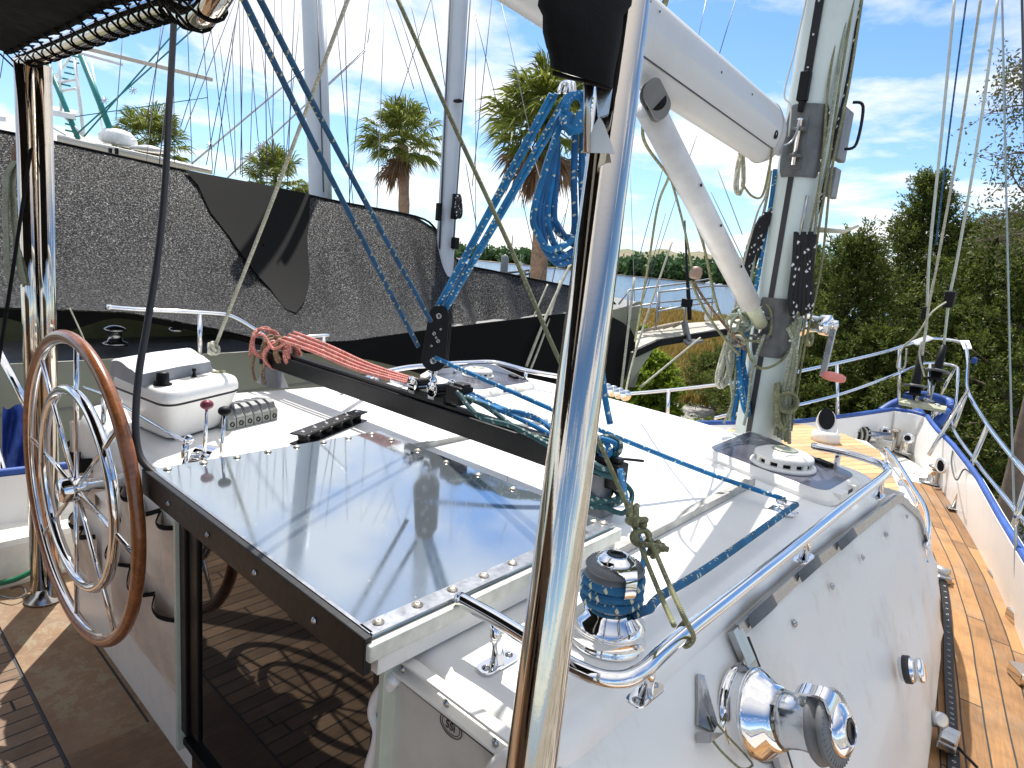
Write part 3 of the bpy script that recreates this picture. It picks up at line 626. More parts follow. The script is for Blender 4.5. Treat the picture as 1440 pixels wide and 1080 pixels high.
handrail('handrail', 'short curved handrail on the white edge of the teak foredeck trunk', path, [(PZ(x, y, tz), below(PZ(x, y, tz), .452)) for x, y in ((1248, 634), (1270, 662), (1292, 698), (1304, 762))], .011)
# ---------------------------------------------------------------- roof hatches
def sc_p(P, k): return [(a*k, b*k) for a, b in P]
def roof_hatch(label, quad, vent_px, k_=1.0, zb=.852, h=.034):
    Q = [PZ(*p, zb) for p in quad]; c = sum(Q, Vector())/4; th = thing('roof_hatch', label, 'hatch', tuple(c))
    def ring(s_, z, r): return round_poly([c+(p-c)*s_+V(0, 0, z) for p in Q], r, 6)
    mb = MB(); R = [ring(1.0, 0, .07), ring(1.0, .012, .07), ring(.985, .016, .07), ring(.93, h-.008, .06), ring(.90, h, .06), ring(.87, h+.001, .06)]
    mb.grid([r+[r[0]] for r in R]); mb.build('frame', whited, th)
    n_ = len(R[-1]); MB().add([p+V(0, 0, .0005) for p in ring(.875, h+.001, .06)], [tuple(range(n_))], None, False).build('smoked_glass', smoked, th)
    for t_ in (.28, .68):
        e = Q[3]+(Q[2]-Q[3])*t_; e = c+(e-c)*.955+V(0, 0, .03); dr = (Q[2]-Q[3]).normalized(); MB().beam(e-dr*.035-V(0, 0, .008), e+dr*.035-V(0, 0, .008), .03, .018, (0, 0, 1)).build('hinge', whited, th, .003)
    e = Q[3]+(Q[2]-Q[3])*.48; e = c+(e-c)*.99+V(0, 0, .018); MB().beam(e-dr*.03, e+dr*.03, .004, .010, (0, 0, 1)).build('hinge_slot', blackp, th)
    if vent_px:
        vx = PZ(*vent_px, zb+h); 
        MB().lathe(sc_p([(.082, 0), (.085, .004), (.082, .010), (.07, .012)], k_), vx, (0, 0, 1), 40).build('vent_ring', whited, th)
        MB().lathe(sc_p([(.066, .010), (.068, .022)], k_), vx, (0, 0, 1), 40).build('vent_throat', blackp, th)
        MB().lathe(sc_p([(.072, .022), (.076, .026), (.074, .034), (.060, .041), (.03, .046), (0, .047)], k_), vx, (0, 0, 1), 40).build('vent_cap', whited, th)
        sp = MB()
        for i in range(14):
            a = 2*pi*i/14; d_ = V(cos(a), sin(a), 0); sp.beam(vx+d_*.072*k_+V(0, 0, .008*k_), vx+d_*.072*k_+V(0, 0, .026*k_), .014*k_, .008, tuple(d_))
        sp.lathe(sc_p([(.066, .0235), (.074, .0235), (.074, .0255), (.066, .0255)], k_), vx, (0, 0, 1), 30); sp.build('vent_fins', whited, th)
        MB().lathe(sc_p([(.034, .0462), (.03, .049), (0, .050)], k_), vx, (0, 0, 1), 30).build('solar_cell', basic('vent_window', (.35, .36, .28), .3), th)
    k = c+(Q[1]-c)*.1+(Q[2]-c)*.55+V(0, 0, h+.008); MB().beam(k-(Q[2]-Q[1]).normalized()*.035, k+(Q[2]-Q[1]).normalized()*.035, .03, .014).build('latch', blackp, th, .003)
    return th
t = NT('smoked_acrylic'); v = t.coord(); t.set(Base_Color=t.ramp(t.noise(v, 7, 7, .7), [(.35, (.05, .05, .07)), (.7, (.11, .11, .14))]), Roughness=t.math('ADD', .08, t.math('MULTIPLY', t.noise(v, 9, 5, .7), .25))); t.b.inputs['Specular IOR Level'].default_value = .7; t.b.inputs['IOR'].default_value = 1.7; smoked = t.m
roof_hatch('square white-framed roof hatch with smoked glass in front of the mast, near the handrail end', [(978, 641), (1050, 612), (1218, 684), (1168, 716)], (1100, 655), k_=1.28)
roof_hatch('square white-framed roof hatch with round vent near the far port handrail', [(585, 530), (690, 516), (757, 547), (668, 563)], (672, 529))
# small chocks under the far rail
# ---------------------------------------------------------------- traveller
YB = 1.40
TA = PY(372, 510, YB); TB = PY(872, 700, YB); TB.z = TA.z = 0.985
TA.y = TB.y = YB
def bp(s_, dy=0, dz=0): return TA+(TB-TA)*s_+V(0, dy, dz)
tv = thing('traveller_track', 'black mainsheet traveller beam bridging the roof on two legs', 'traveller', tuple(bp(.5)))
MB().box(bp(.5, 0, -.015), ((TB-TA).length, .055, .07)).build('beam', blackm, tv, .006)
MB().box(bp(.5, 0, .027), ((TB-TA).length-.02, .03, .012)).build('car_track', blackm, tv, .002)
def leg(x, y, w0, w1, d0, zt, zb=.852):
    mb = MB(); G = []
    for i in range(9):
        t_ = i/8; k = (1-t_)**2; w = w1+(w0-w1)*k; G.append([V(x-w/2, y-d0/2*(1+k*.5), zb+(zt-zb)*t_), V(x+w/2, y-d0/2*(1+k*.5), zb+(zt-zb)*t_), V(x+w/2, y+d0/2*(1+k*.5), zb+(zt-zb)*t_), V(x-w/2, y+d0/2*(1+k*.5), zb+(zt-zb)*t_)])
    return mb.grid(G, True, True).build('leg', greyp, tv)
leg(bp(.04).x, YB, .15, .07, .05, .96); leg(bp(.965).x, YB-.02, .085, .06, .055, .97)
MB().box(bp(.955, 0, -.03), (.09, .075, .12)).box(bp(.97, -.03, -.06), (.035, .035, .09)).build('end_block', blackp, tv, .006)
MB().tube([bp(.985, 0, .03), bp(.985, 0, .03)+V(.05, .06, -.005)], .004, 8).build('cleat_horn', blackm, tv)
cs = (PY(608, 548, YB).x-TA.x)/(TB.x-TA.x)
car = thing('traveller_car', 'silver and black traveller car with side plates on the black beam', 'traveller car', tuple(bp(cs)))
MB().box(bp(cs, 0, .048), (.19, .062, .026)).build('body', blackp, car, .005)
MB().box(bp(cs-.055, -.01, .066), (.13, .075, .008)).build('deck_plate', steel, car, .002)
hub = bp(cs, 0, .09)
for dx in (-.055, .045):
    for dy in (-.045, .045):
        c = bp(cs, dy, .078)+V(dx, 0, 0); mb = MB(); mb.lathe([(.0, 0), (.024, .0), (.026, .002), (.024, .004), (0, .004)], c, (0, 1, 0), 24)
        mb.box(c+V(0, .002, -.018), (.03, .004, .03)); pl_ = mb.build('side_plate', steel, car)
        hm = MB()
        for k in range(6): hm.lathe([(.0028, -.0006), (.0028, .0048), (0, .0048)], c+V(.014*cos(k*1.05), 0, .014*sin(k*1.05)), (0, 1, 0), 8)
        hm.build('lightening_holes', blackm, pl_)
    MB().lathe([(.019, -.034), (.015, -.02), (.015, .02), (.019, .034), (0, .034)], bp(cs, 0, .078)+V(dx, 0, 0), (0, 1, 0), 20).build('sheave', blackp, car)
MB().box(bp(cs, 0, .075)+V(.13, 0, 0), (.075, .06, .06)).box(bp(cs, 0, .09)+V(.14, 0, 0), (.05, .04, .05)).build('cam_cleat', blackp, car, .008)
MB().lathe([(.012, 0), (.012, .03), (.007, .036), (.007, .06), (0, .064)], bp(cs, 0, .07), (0, 0, 1), 16).build('swivel_post', steel, car)
# big black mainsheet block on the car
kb = PY(610, 478, YB); top_b = PY(622, 425, YB); botb = bp(cs, 0, .13); axb = (top_b-botb).normalized()
mbk = thing('mainsheet_block', 'large black two-sheave mainsheet block standing on the traveller car', 'block', tuple(botb))
def cheek(c, R1, R2, Ln, off, m, par, nm):
    sdv = V(.55, -.8, 0).normalized(); up_ = axb; lf_ = up_.cross(sdv).normalized(); pts = []
    for k in range(24):
        a = 2*pi*k/24; r_ = R1 if sin(a) < 0 else R2; pts.append(c+lf_*cos(a)*r_+up_*(sin(a)*r_+(Ln/2 if sin(a) >= 0 else -Ln/2))+sdv*off)
    o = MB().prism(pts, sdv*.005).build(nm, m, par, .0015)
    hm = MB()
    for (u_, w_, r_) in ((0, -Ln*.55, .011), (0, Ln*.5, .009), (.008, -.01, .006), (-.008, .012, .006), (.0, .0, .004), (.012, .03, .004), (-.012, -.03, .004)): hm.lathe([(r_, -.001), (r_, .0062), (r_*.6, .0064), (0, .003)], c+lf_*u_+up_*w_+sdv*off, sdv, 12)
    hm.build('cheek_holes', dull, o)
cb_ = (top_b+botb)/2
for off in (-.024, -.0025, .019): cheek(cb_, .043, .034, (top_b-botb).length*.62, off, blackm, mbk, 'cheek_plate')
for k in (-1, 1):
    for off in (-.012, .009): MB().lathe([(.036, -.008), (.030, 0), (.036, .008), (0, .008)], cb_+axb*.034*k*((top_b-botb).length/.13)+V(.55, -.8, 0).normalized()*off, V(.55, -.8, 0).normalized(), 22).build('sheave', blackp, mbk)
MB().tube(coilpts(botb+V(0, 0, .0), V(.3, 1, 0), .014, .02, .95, 0, (0, 0, 1), n=16), .004, 8).build('shackle', steel, mbk)
for i, (dx, dz) in enumerate(((-.034, 0), (.012, .01), (.028, -.004), (-.019, .012))):
    tag(rope('mainsheet_line', [top_b+V(dx*.8, 0, -.02), (top_b+V(dx*.8, 0, -.02)).lerp(D(792+dx*500, 132, 1.62), .5), D(792+dx*500, 132, 1.62)], .0066, r_blue, world=True), 'bright blue mainsheet line running from the black block up to the boom', 'rope', 'bright blue mainsheet lines between block and boom')
for i, (a, b, m_) in enumerate((((340, -6, 1.25), (588, 487, 1.95), r_navy), ((363, -6, 1.28), (606, 452, 1.95), r_navy))):
    tag(rope('mainsheet_tail', [a, ((a[0]+b[0])/2-2, (a[1]+b[1])/2+3, 1.6), b], .0072, m_), ('left' if i == 0 else 'right')+' of two dark blue ropes slanting down from the top left to the black block', 'rope')
# blue control lines to starboard, red ones to port
for i, (dy, dz, s1) in enumerate(((-.03, .06, .0), (-.012, .085, .01), (.012, .075, .02), (.035, .095, .0), (-.045, .03, .02))):
    A_ = bp(cs, dy*.6, .075+i*.004)+V(.15, 0, 0); B_ = bp(.945, dy, dz*.5)
    tag(rope('control_line', [A_, A_.lerp(B_, .25)+V(0, dy*.5, .012-.01*i), A_.lerp(B_, .55)+V(0, dy*.6, -.012+.012*(i % 3)), A_.lerp(B_, .8)+V(0, 0, -.012), B_], .0078, r_teal if i in (0, 4) else r_blue, world=True), 'blue traveller control line lying along the right half of the beam', 'rope', 'blue traveller control lines')
for i, (dy, dz) in enumerate(((-.035, .05), (-.012, .075), (.012, .085), (.035, .06))):
    A_ = bp(cs, dy, .07)-V(.08, 0, 0); B_ = bp(.10, dy, .09+.01*i)
    tag(rope('control_line', [A_, A_.lerp(B_, .35)+V(0, 0, -.012), A_.lerp(B_, .7)+V(0, 0, .0), B_], .0074, r_red, world=True), 'salmon red control line lying along the left half of the beam', 'rope', 'salmon red traveller control lines')
# bundled red rope at the port end
def knot_mass(name, c, r, loops, rad, m, label, seed=1, flat=(1, 1, 1), mats=None):
    R_ = random.Random(seed); pts = []
    ax = None
    for i in range(loops):
        ax = Vector((R_.uniform(-1, 1), R_.uniform(-1, 1), R_.uniform(-1, 1))).normalized(); u = ax.orthogonal().normalized(); w = ax.cross(u); o_ = Vector((R_.uniform(-.35, .35)*r*flat[0], R_.uniform(-.35, .35)*r*flat[1], R_.uniform(-.35, .35)*r*flat[2]))
        for k in range(6):
            a = 2*pi*k/6; q_ = (u*cos(a)+w*sin(a))*r*R_.uniform(.6, 1.0); pts.append(Vector(c)+o_+Vector((q_.x*flat[0], q_.y*flat[1], q_.z*flat[2])))
    o = MB().tube(cat(pts, 6), rad, 8).build(name, m); return tag(o, label, 'rope') if label else o
e0 = bp(.035, 0, .055)
hk = thing('rope_hank', 'bundle of salmon and brown rope knotted round the left end of the beam', 'rope bundle', tuple(e0))
for j, (s_, rr_, m_, tn, ph_) in enumerate(((.0, .062, r_red, 2.4, 0), (.03, .058, r_brown, 2.2, 1), (.055, .052, r_red, 2.6, 2), (.085, .045, r_brown, 2.6, .5), (.115, .036, r_red, 2.4, 1.5))):
    c = bp(s_, 0, .025+.012*cos(j*2)); MB().tube(cat(coilpts(c, V(1, .35*sin(j*2.1), .4*cos(j*1.7)), rr_, rr_*1.15, tn, .013, (0, 1, 0), .22, j, 9, ph_), 5), .0068, 8).build('coil', m_, hk)
MB().tube(cat([bp(-.02, -.05, -.02), bp(0., -.06, .06), bp(.05, -.06, .10), bp(.09, -.05, .05), bp(.13, -.03, .09)], 8), .0068, 8).build('strand', r_red, hk)
for dx in (-.02, .075): rope_t('hanging_strand', [bp(.02, -.05, .02)+V(dx, 0, 0), bp(.02, -.06, -.06)+V(dx-.01, 0, 0), bp(.02, -.05, -.12)+V(dx-.005, 0, 0)], .006, r_brown, ('outer' if dx < 0 else 'inner')+' brown rope strand hanging from the salmon bundle to the roof', 'rope', world=True)
# teal rope wrapped round the starboard end
e1 = bp(.96, 0, 0)
hk = thing('rope_hank', 'dark teal rope coiled and looped round the right end of the beam', 'rope bundle', tuple(e1))
for j, (dz, rr_, tn, pc_) in enumerate(((-.02, .056, 2.3, .014), (-.055, .062, 2.6, -.013), (-.095, .055, 2.2, .012))):
    MB().tube(cat(coilpts(e1+V(.01, 0, dz), V(.25*sin(j+1), .2*cos(j*2), 1), rr_, rr_, tn, pc_, (1, 0, 0), .12, j+20, 10, j), 5), .0082, 8).build('coil', r_teal, hk)
for j in range(3):
    MB().tube(cat(coilpts(e1+V(.0+.012*j, -.01, .045+.008*j), V(.5*cos(j*2), 1, .6*sin(j*2)), .035, .022, 1.3, .01, (1, 0, 0), .2, j+30, 9, j), 5), .0075, 8).build('knot_loop', r_blue if j < 2 else r_teal, hk)
MB().tube(cat([bp(.99, .0, -.02), bp(.99, .03, -.06)+V(.035, 0, 0), bp(.99, -.02, -.10)+V(.045, 0, 0), bp(.97, -.04, -.09)+V(.02, 0, 0)], 8), .0068, 8).build('coil', r_teal, hk)
rope_t('hanging_line', [(838, 480, 1.42), (846, 520, 1.40), (851, 560, 1.39), (858, 596, 1.37)], .007, r_blue, 'short bright blue line dropping onto the right end of the beam')
rope_t('hanging_line', [(872, 660, 1.33), (880, 700, 1.30), (893, 740, 1.27), (906, 782, 1.22), (900, 800, 1.19)], .0065, r_blue, 'blue rope tail hanging from the beam end behind the roof winch')
# grey-olive line with knot down to the handrail
kp = D(884, 716, 1.17)
th = thing('olive_lashing', 'grey-olive rope slanting down from the top to a knot and the near handrail', 'rope', tuple(kp))
MB().tube(cat([D(557, -6, 1.28), D(640, 180, 1.26), D(723, 360, 1.23), D(779, 490, 1.21), D(838, 612, 1.19), kp], 6), .0048, 8).build('upper_line', r_ol, th)
MB().tube(cat([kp, D(900, 765, 1.12), D(925, 828, 1.03), D(948, 880, .955)], 8), .0042, 8).build('strand', r_ol, th)
hp = PZ(965, 889, hz_)
MB().tube(cat([kp+V(.01, 0, 0), D(912, 755, 1.12), D(938, 815, 1.03), D(962, 868, .965), hp+V(.018, -.012, .005), hp+V(.006, -.01, -.018), hp+V(-.014, .0, -.008), hp+V(-.006, .004, .016)], 6), .0042, 8).build('strand', r_ol, th)
for j, (px, py, r_) in enumerate(((886, 722, .016), (895, 738, .013), (906, 755, .012), (918, 770, .012))):
    MB().tube(cat(coilpts(D(px, py, 1.14-.01*j), V(cos(j*1.9), .5, sin(j*1.9)), r_, r_*1.2, 1.7, .009, (0, 0, 1), .2, j+50, 8, j), 5), .0055, 8).build('knot', r_ol, th)
MB().tube(DD([(900, 765, 1.11), (925, 768, 1.10), (940, 773, 1.09)]), .0055, 8).build('knot_tail', r_ol, th)
# ---------------------------------------------------------------- instrument pod
pd = thing('instrument_pod', 'white instrument box with grey cloth cover and black knob beside the wheel', 'instrument box', tuple(PZ(240, 598, .852)))
zc = .985
a, b, c = PZ(152, 541, zc), PZ(234, 573, zc), PZ(343, 547, zc); d_ = a+(c-b); Q = [a, b, c, d_]; cc = (a+c)/2
mb = MB(); R = []
for s_, z, r_ in ((.70, -.125, .05), (.78, -.11, .06), (.97, -.012, .06), (1.0, -.004, .06), (.985, -.002, .06), (.985, .002, .06), (1.0, .004, .06), (1.0, .02, .06), (.975, .034, .06), (.93, .041, .05), (.80, .043, .04)):
    R.append(round_poly([cc+(p-cc)*s_+V(0, 0, z) for p in Q], r_, 6))
mb.grid([r+[r[0]] for r in R[:4]]); mb.build('lower_case', white, pd)
mb = MB(); mb.grid([r+[r[0]] for r in R[5:]]); mb.add(R[-1], [tuple(range(len(R[-1])))], None, False); mb.build('upper_case', white, pd)
mb = MB(); mb.grid([r+[r[0]] for r in R[3:6]]); mb.build('gasket', rubber, pd)
zt = zc+.043
cv = [PZ(155, 527, zt), PZ(194, 544, zt), PZ(300, 522, zt)]; cv.append(cv[0]+(cv[2]-cv[1]))
G = []
for i in range(13):
    t_ = i/12; A_ = cv[0].lerp(cv[1], t_); B_ = cv[3].lerp(cv[2], t_); hgt = .048+.012*sin(pi*min(t_*1.6, 1))-.012*max(0, t_-.75)/.25
    e_ = (B_-A_).normalized(); G.append([A_, A_+V(0, 0, hgt*.9)+e_*.004, A_+V(0, 0, hgt)+e_*.015, (A_+B_)/2+V(0, 0, hgt+.003), B_+V(0, 0, hgt)-e_*.015, B_])
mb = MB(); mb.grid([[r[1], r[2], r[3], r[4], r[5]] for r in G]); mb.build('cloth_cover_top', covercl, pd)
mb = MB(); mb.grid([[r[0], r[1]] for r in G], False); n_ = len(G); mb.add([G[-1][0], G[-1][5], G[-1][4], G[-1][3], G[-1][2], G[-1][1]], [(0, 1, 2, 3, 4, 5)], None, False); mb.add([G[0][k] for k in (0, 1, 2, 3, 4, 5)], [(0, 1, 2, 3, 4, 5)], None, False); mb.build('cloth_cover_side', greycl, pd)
p = PZ(229, 541, zt); MB().lathe([(.026, 0), (.026, .004), (.019, .006), (.0175, .036), (.014, .040), (0, .041)], p, (0, 0, 1), 24).build('knob', blackp, pd)
MB().tube(cat([p+V(-.02, -.01, .003), p+V(-.04, -.02, .01), p+V(-.045, -.005, .004), p+V(-.02, .012, .003)], 6), .0022, 6).build('knob_tether', blackp, pd)
p = PZ(273, 530, zt); MB().lathe([(.009, 0), (.009, .003), (.005, .006), (.0045, .018), (.007, .022), (.006, .028), (0, .030)], p, (0, 0, 1), 16).build('switch', blackp, pd)
e_ = (c-b).normalized(); MB().beam(p-e_*.06, p+e_*.045, .04, .002).build('switch_plate', greyp, pd)
MB().beam(p+e_*.09, p+e_*.13, .03, .008).build('latch', r_ol, pd, .002)
# tubular guard in front of the pod with corner post
gd = thing('pod_guard', 'thin chrome guard rod running under the white instrument box', 'guard rail', tuple(PZ(258, 655, .86)))
MB().tube(cat([PZ(118, 545, .93), PZ(150, 557, .935), PZ(190, 580, .935), PZ(240, 610, .935), PZ(262, 622, .93)], 6), .006, 10).build('rod', steel, gd)
MB().tube([PZ(259, 655, .853), PZ(261, 622, .925)], [.011, .009], 12).ball(PZ(265, 618, .93), .014, 10).build('post', steel, gd)
MB().lathe([(.02, 0), (.02, .004), (0, .005)], PZ(241, 611, .853), (0, 0, 1), 20).build('foot_plate', dull, gd)
MB().tube([PZ(146, 598, .853), PZ(146, 560, .93)], .009, 10).build('post', steel, gd)
# ---------------------------------------------------------------- engine levers
eo = PZ(295, 652, .853); en = thing('engine_control', 'chrome twin-lever engine control with one red and one black knob', 'engine control', tuple(eo))
w1 = (PZ(335, 640, .853)-PZ(262, 668, .853)).normalized(); w2 = V(-w1.y, w1.x, 0)
G = []
for i in range(15):
    a_ = pi*i/14; G.append([eo+w1*(-.048*cos(a_))+w2*s_+V(0, 0, .052*sin(a_)**.8) for s_ in (-.030, -.028, 0, .028, .030)])
mb = MB(); mb.grid(G); mb.add([g[0] for g in G], [tuple(range(14, -1, -1))], None, False); mb.add([g[-1] for g in G], [tuple(range(15))], None, False)
mb.build('housing', steel, en)
MB().box(eo+V(0, 0, .002), (.14, .09, .004), Matrix((w1, w2, V(0, 0, 1))).transposed()).build('base_plate', steel, en, .001)
for (bx, ex, kc, nm, sy) in ((PZ(287, 640, .90), D(291, 569, 0), basic('red_knob', (.2, .03, .05), .3), 'red engine lever', .01), (PZ(311, 648, .90), D(316, 578, 0), blackp, 'black engine lever', -.01)):
    dd = dep(bx); px_ = (291, 569) if nm[0] == 'r' else (316, 578); kt = D(*px_, dd)
    l_ = MB().tube([bx, bx.lerp(kt, .5), kt], [.0055, .005, .0042], 10).build('lever', steel, en); MB().ball(kt, .0175, 14, (1, 1, .78)).build('knob', kc, l_)
    MB().lathe([(.012, -.014), (.013, 0), (.012, .014), (0, .014)], bx-V(0, 0, .008), w2, 16).build('pivot', steel, l_)
# ---------------------------------------------------------------- rope clutches
c0, c1 = PZ(318, 606, .853), PZ(389, 590, .853); dr = (c1-c0); ln = dr.length; dr = dr/ln; bk = V(-dr.y, dr.x, 0)
cl = thing('rope_clutch', 'bank of six grey rope clutches standing in a row on the roof', 'rope clutch', tuple(c0.lerp(c1, .5)))
Rm = Matrix((dr, bk, V(0, 0, 1))).transposed(); cm = basic('clutch_grey', (.26, .27, .25), .45, .2, .2, 30)
for k in range(6):
    w_ = ln/6; o = c0+dr*w_*(k+.5)
    pr = [o-bk*.008+V(0, 0, 0), o-bk*.008+V(0, 0, .04), o+bk*.012+V(0, 0, .06), o+bk*.10+V(0, 0, .06), o+bk*.12+V(0, 0, .03), o+bk*.12]
    body = MB().prism([p-dr*w_*.46 for p in pr], dr*w_*.92).build('clutch_body', cm, cl, .0025)
    MB().lathe([(.0085, 0), (.0085, .004), (.006, .004), (.006, -.01), (0, -.01)], o-bk*.007+V(0, 0, .02), -bk, 16).build('rope_hole', blackp, body)
    pr = [o+bk*.0+V(0, 0, .046), o+bk*.006+V(0, 0, .068), o+bk*.03+V(0, 0, .078), o+bk*.10+V(0, 0, .068), o+bk*.10+V(0, 0, .062), o+bk*.02+V(0, 0, .062)]
    MB().prism([p-dr*w_*.36 for p in pr], dr*w_*.72).build('handle', greyp, body, .003)
# deck organiser plate
f0, f1 = PZ(417, 626, .856), PZ(508, 590, .856); dr = (f1-f0).normalized(); bk = V(-dr.y, dr.x, 0); Rm = Matrix((dr, bk, V(0, 0, 1))).transposed(); L_ = (f1-f0).length; fc = (f0+f1)/2
fo = thing('deck_organiser', 'long black organiser plate with a row of bolts lying on the roof', 'deck organiser', tuple(fc))
MB().box(fc+V(0, 0, .034), (L_, .055, .006), Rm).build('top_plate', blackm, fo, .002); MB().box(fc+V(0, 0, .001), (L_, .055, .004), Rm).build('base_plate', blackm, fo, .001)
for k in range(6):
    p = f0+dr*L_*(.08+k*.168); MB().lathe([(.018, .003), (.014, .015), (.018, .030)], p, (0, 0, 1), 18).build('sheave', blackp, fo); screw(p+V(0, 0, .037), (0, 0, 1), .006, fo, steel)
    for s_ in (-.018, .018): MB().lathe([(.004, 0), (.004, .001), (0, .0012)], p+dr*.02+bk*s_+V(0, 0, .037), (0, 0, 1), 10).build('hole_rim', dull, fo)
# ---------------------------------------------------------------- steering wheel
wc_ = V(-1.98, .478, .768); wn = V(-.043, 1, 0).normalized(); wu = V(0, 0, 1); wv = wn.cross(wu); RW = .425
sw_ = thing('steering_wheel', 'large steering wheel with varnished wooden rim and inner chrome ring', 'steering wheel', tuple(wc_))
def circ(r, off=0, n=72, sgn=1): return [wc_+wn*off+wu*cos(2*pi*k/n)*r+wv*sin(2*pi*k/n)*r for k in range(n)]
t = NT('varnished_wood'); v = t.coord(sc=(3, 3, 3)); t.set(Base_Color=t.ramp(t.noise(v, 12, 8, .7, 1.5), [(.3, (.16, .045, .013)), (.7, (.42, .15, .045))]), Roughness=.28); t.b.inputs['Coat Weight'].default_value = .6; t.b.inputs['Coat Roughness'].default_value = .15; wood = t.m
MB().tube(circ(RW), .0165, 14, True).build('wooden_rim', wood, sw_); MB().tube(circ(RW-.0125), .0085, 8, True).build('metal_hoop', steel, sw_)
MB().tube(circ(RW*.655), .0145, 16, True).build('inner_ring', steel, sw_)
MB().lathe([(.0, -.045), (.026, -.043), (.030, -.038), (.034, -.034), (.035, .012), (.030, .02), (.022, .03), (.02, .15)], wc_, wn, 32).build('hub', steel, sw_)
for k in range(8):
    a_ = pi/4*k+.12; d_ = wu*cos(a_)+wv*sin(a_); MB().tube([wc_+d_*.028, wc_+d_*(RW-.012)], .0062, 10).build('spoke', steel, sw_)
# ---------------------------------------------------------------- poles, bimini, bag
pb = PZ(64, 842, 0)
for i, (dx, w_) in enumerate(((-.026, .024), (.03, .024))):
    pass
pole = thing('awning_pole', 'twin-tube stainless awning pole behind the steering wheel', 'pole', tuple(pb))
ptop = PY(45, 92, pb.y)
for dx, r_ in ((-.021, .031), (.036, .024)):
    MB().tube([pb+RT*dx*1.0, ptop+RT*dx], r_, 20).build('tube', poleste, pole)
MB().lathe([(.07, 0), (.07, .012), (.04, .03), (.035, .05)], pb, (0, 0, 1), 24).build('base_flange', dull, pole)
cA, cB = D(743, 1110, .62), D(889, -40, .74)
p2 = thing('awning_pole', 'thick polished stainless pole crossing the foreground from top to bottom', 'pole', tuple(cA))
MB().tube([D(748-56, 1600, .58) if False else cA-(cB-cA)*.35, cA, cB, cB+(cB-cA)*.15], .0250, 40).build('tube', poleste, p2)
MB().prism([D(820, 214, .672), D(865, 216, .672), D(850, 175, .675), D(843, 163, .676), D(836, 175, .675)], FW*.001).build('pale_patch', basic('pale_patch_grey', (.62, .64, .62), .6), p2)  # flat pale trapezoid set on the pole
bim = thing('awning', 'black canvas awning laced with cord to a steel tube, top left', 'awning', (-1.6, .4, 2.2))
tubeP = cat([PY(28, 88, .565), PY(80, 68, .565), PY(160, 36, .565), PY(235, 10, .565), PY(310, -12, .565), V(-.9, .60, 2.36), V(-.5, .66, 2.2)], 10)
MB().tube(tubeP, .0245, 18).build('front_tube', poleste, bim)
G = []
for i in range(25):
    p = tubeP[int(i*(len(tubeP)-1)/24)]; G.append([V(p.x*(1+.02*j/8), p.y-.036-j*.36, p.z+.022+.10*sin(pi*min(1, j/8*.8))-.004*sin(i*1.3)) for j in range(9)])
MB().slab(G, .003).build('canvas', canvas, bim)
MB().tube([r[0] for r in G], .008, 8).build('hem', canvas, bim)
lc = []
nl_ = 22
for i in range(nl_*12):
    q_ = i/12/nl_*44; i0 = int(q_); a_ = tubeP[i0].lerp(tubeP[i0+1], q_-i0); an = 2*pi*(i % 12)/12; t_ = (tubeP[i0+1]-tubeP[i0]).normalized(); aft = V(0, -1, .25).normalized(); up2 = t_.cross(aft).normalized()
    r_ = .0275+(.026 if i % 12 == 0 else 0)+(.008 if i % 12 in (1, 11) else 0); lc.append(a_+aft*cos(an)*r_+up2*sin(an)*.0275)
MB().tube(lc, .0030, 5).build('lacing', canvas, bim)
dh = thing('added_deckhouse', 'made-up brown deckhouse added behind the camera for reflections in the chrome pole', 'deckhouse', (-1.4, -2.6, 0))  # made up, out of view, only to give the chrome pole brown reflections
MB().box(V(-1.4, -2.8, .8), (2.8, 1.8, 1.6)).build('added_wall', basic('reflection_brown', (.22, .12, .06), .5, 0, .4, 5), dh, .02)
for x_ in (-2.2, -1.4, -.6): MB().box(V(x_, -1.89, 1.0), (.5, .03, .4)).build('window', bglass, dh, .01)
MB().box(V(-1.4, -2.8, 1.63), (3.0, 2.0, .06)).build('roof', whited, dh, .01)
bag = thing('covered_motor', 'black fabric-covered unit with ridged underside hanging on the foreground pole', 'covered unit', tuple(D(815, 60, .66)))
def sq(cx_, cy_, w_, d0, n=20, dd=.05, e=.55, tilt=0):
    out = []
    for k in range(n):
        a_ = 2*pi*k/n; x = abs(cos(a_))**e*(1 if cos(a_) >= 0 else -1); y = abs(sin(a_))**e*(1 if sin(a_) >= 0 else -1); out.append(D(cx_+x*w_, cy_+tilt*x, d0+y*dd))
    return out
rows = [sq(826, -60, 64, .68), sq(826, -20, 66, .67), sq(822, 8, 66, .665), sq(820, 22, 57, .66, dd=.048), sq(819, 45, 56, .66, dd=.048), sq(819, 70, 51, .66, dd=.046, tilt=4), sq(819, 84, 47, .66, dd=.044, tilt=8), sq(818, 96, 45, .66, dd=.042, tilt=13), sq(818, 110, 44, .66, dd=.04, tilt=14)]
MB().grid([r[::-1] for r in rows], True, True).build('fabric_cover', canvas, bag)
rr = sq(818, 111, 44, .66, dd=.04, tilt=14); MB().add(rr, [tuple(range(20))], None, False).build('underside', blackp, bag)
rb = MB()
for k in range(5):
    a_ = .012*(k-2); rb.tube([D(778, 101, .66+a_)+V(0, 0, -.001), D(858, 122, .66+a_)+V(0, 0, -.001)], .0024, 6)
rb.build('ridges', blackp, bag)
MB().tube([D(829, 112, .655), D(826, 150, .665), D(825, 215, .67)], [.006, .004, .004], 10).build('stem', dull, bag)
MB().prism([D(838, 122, .668), D(862, 122, .668), D(856, 160, .674), D(842, 165, .674)], FW*.006).build('pole_bracket', dull, bag)
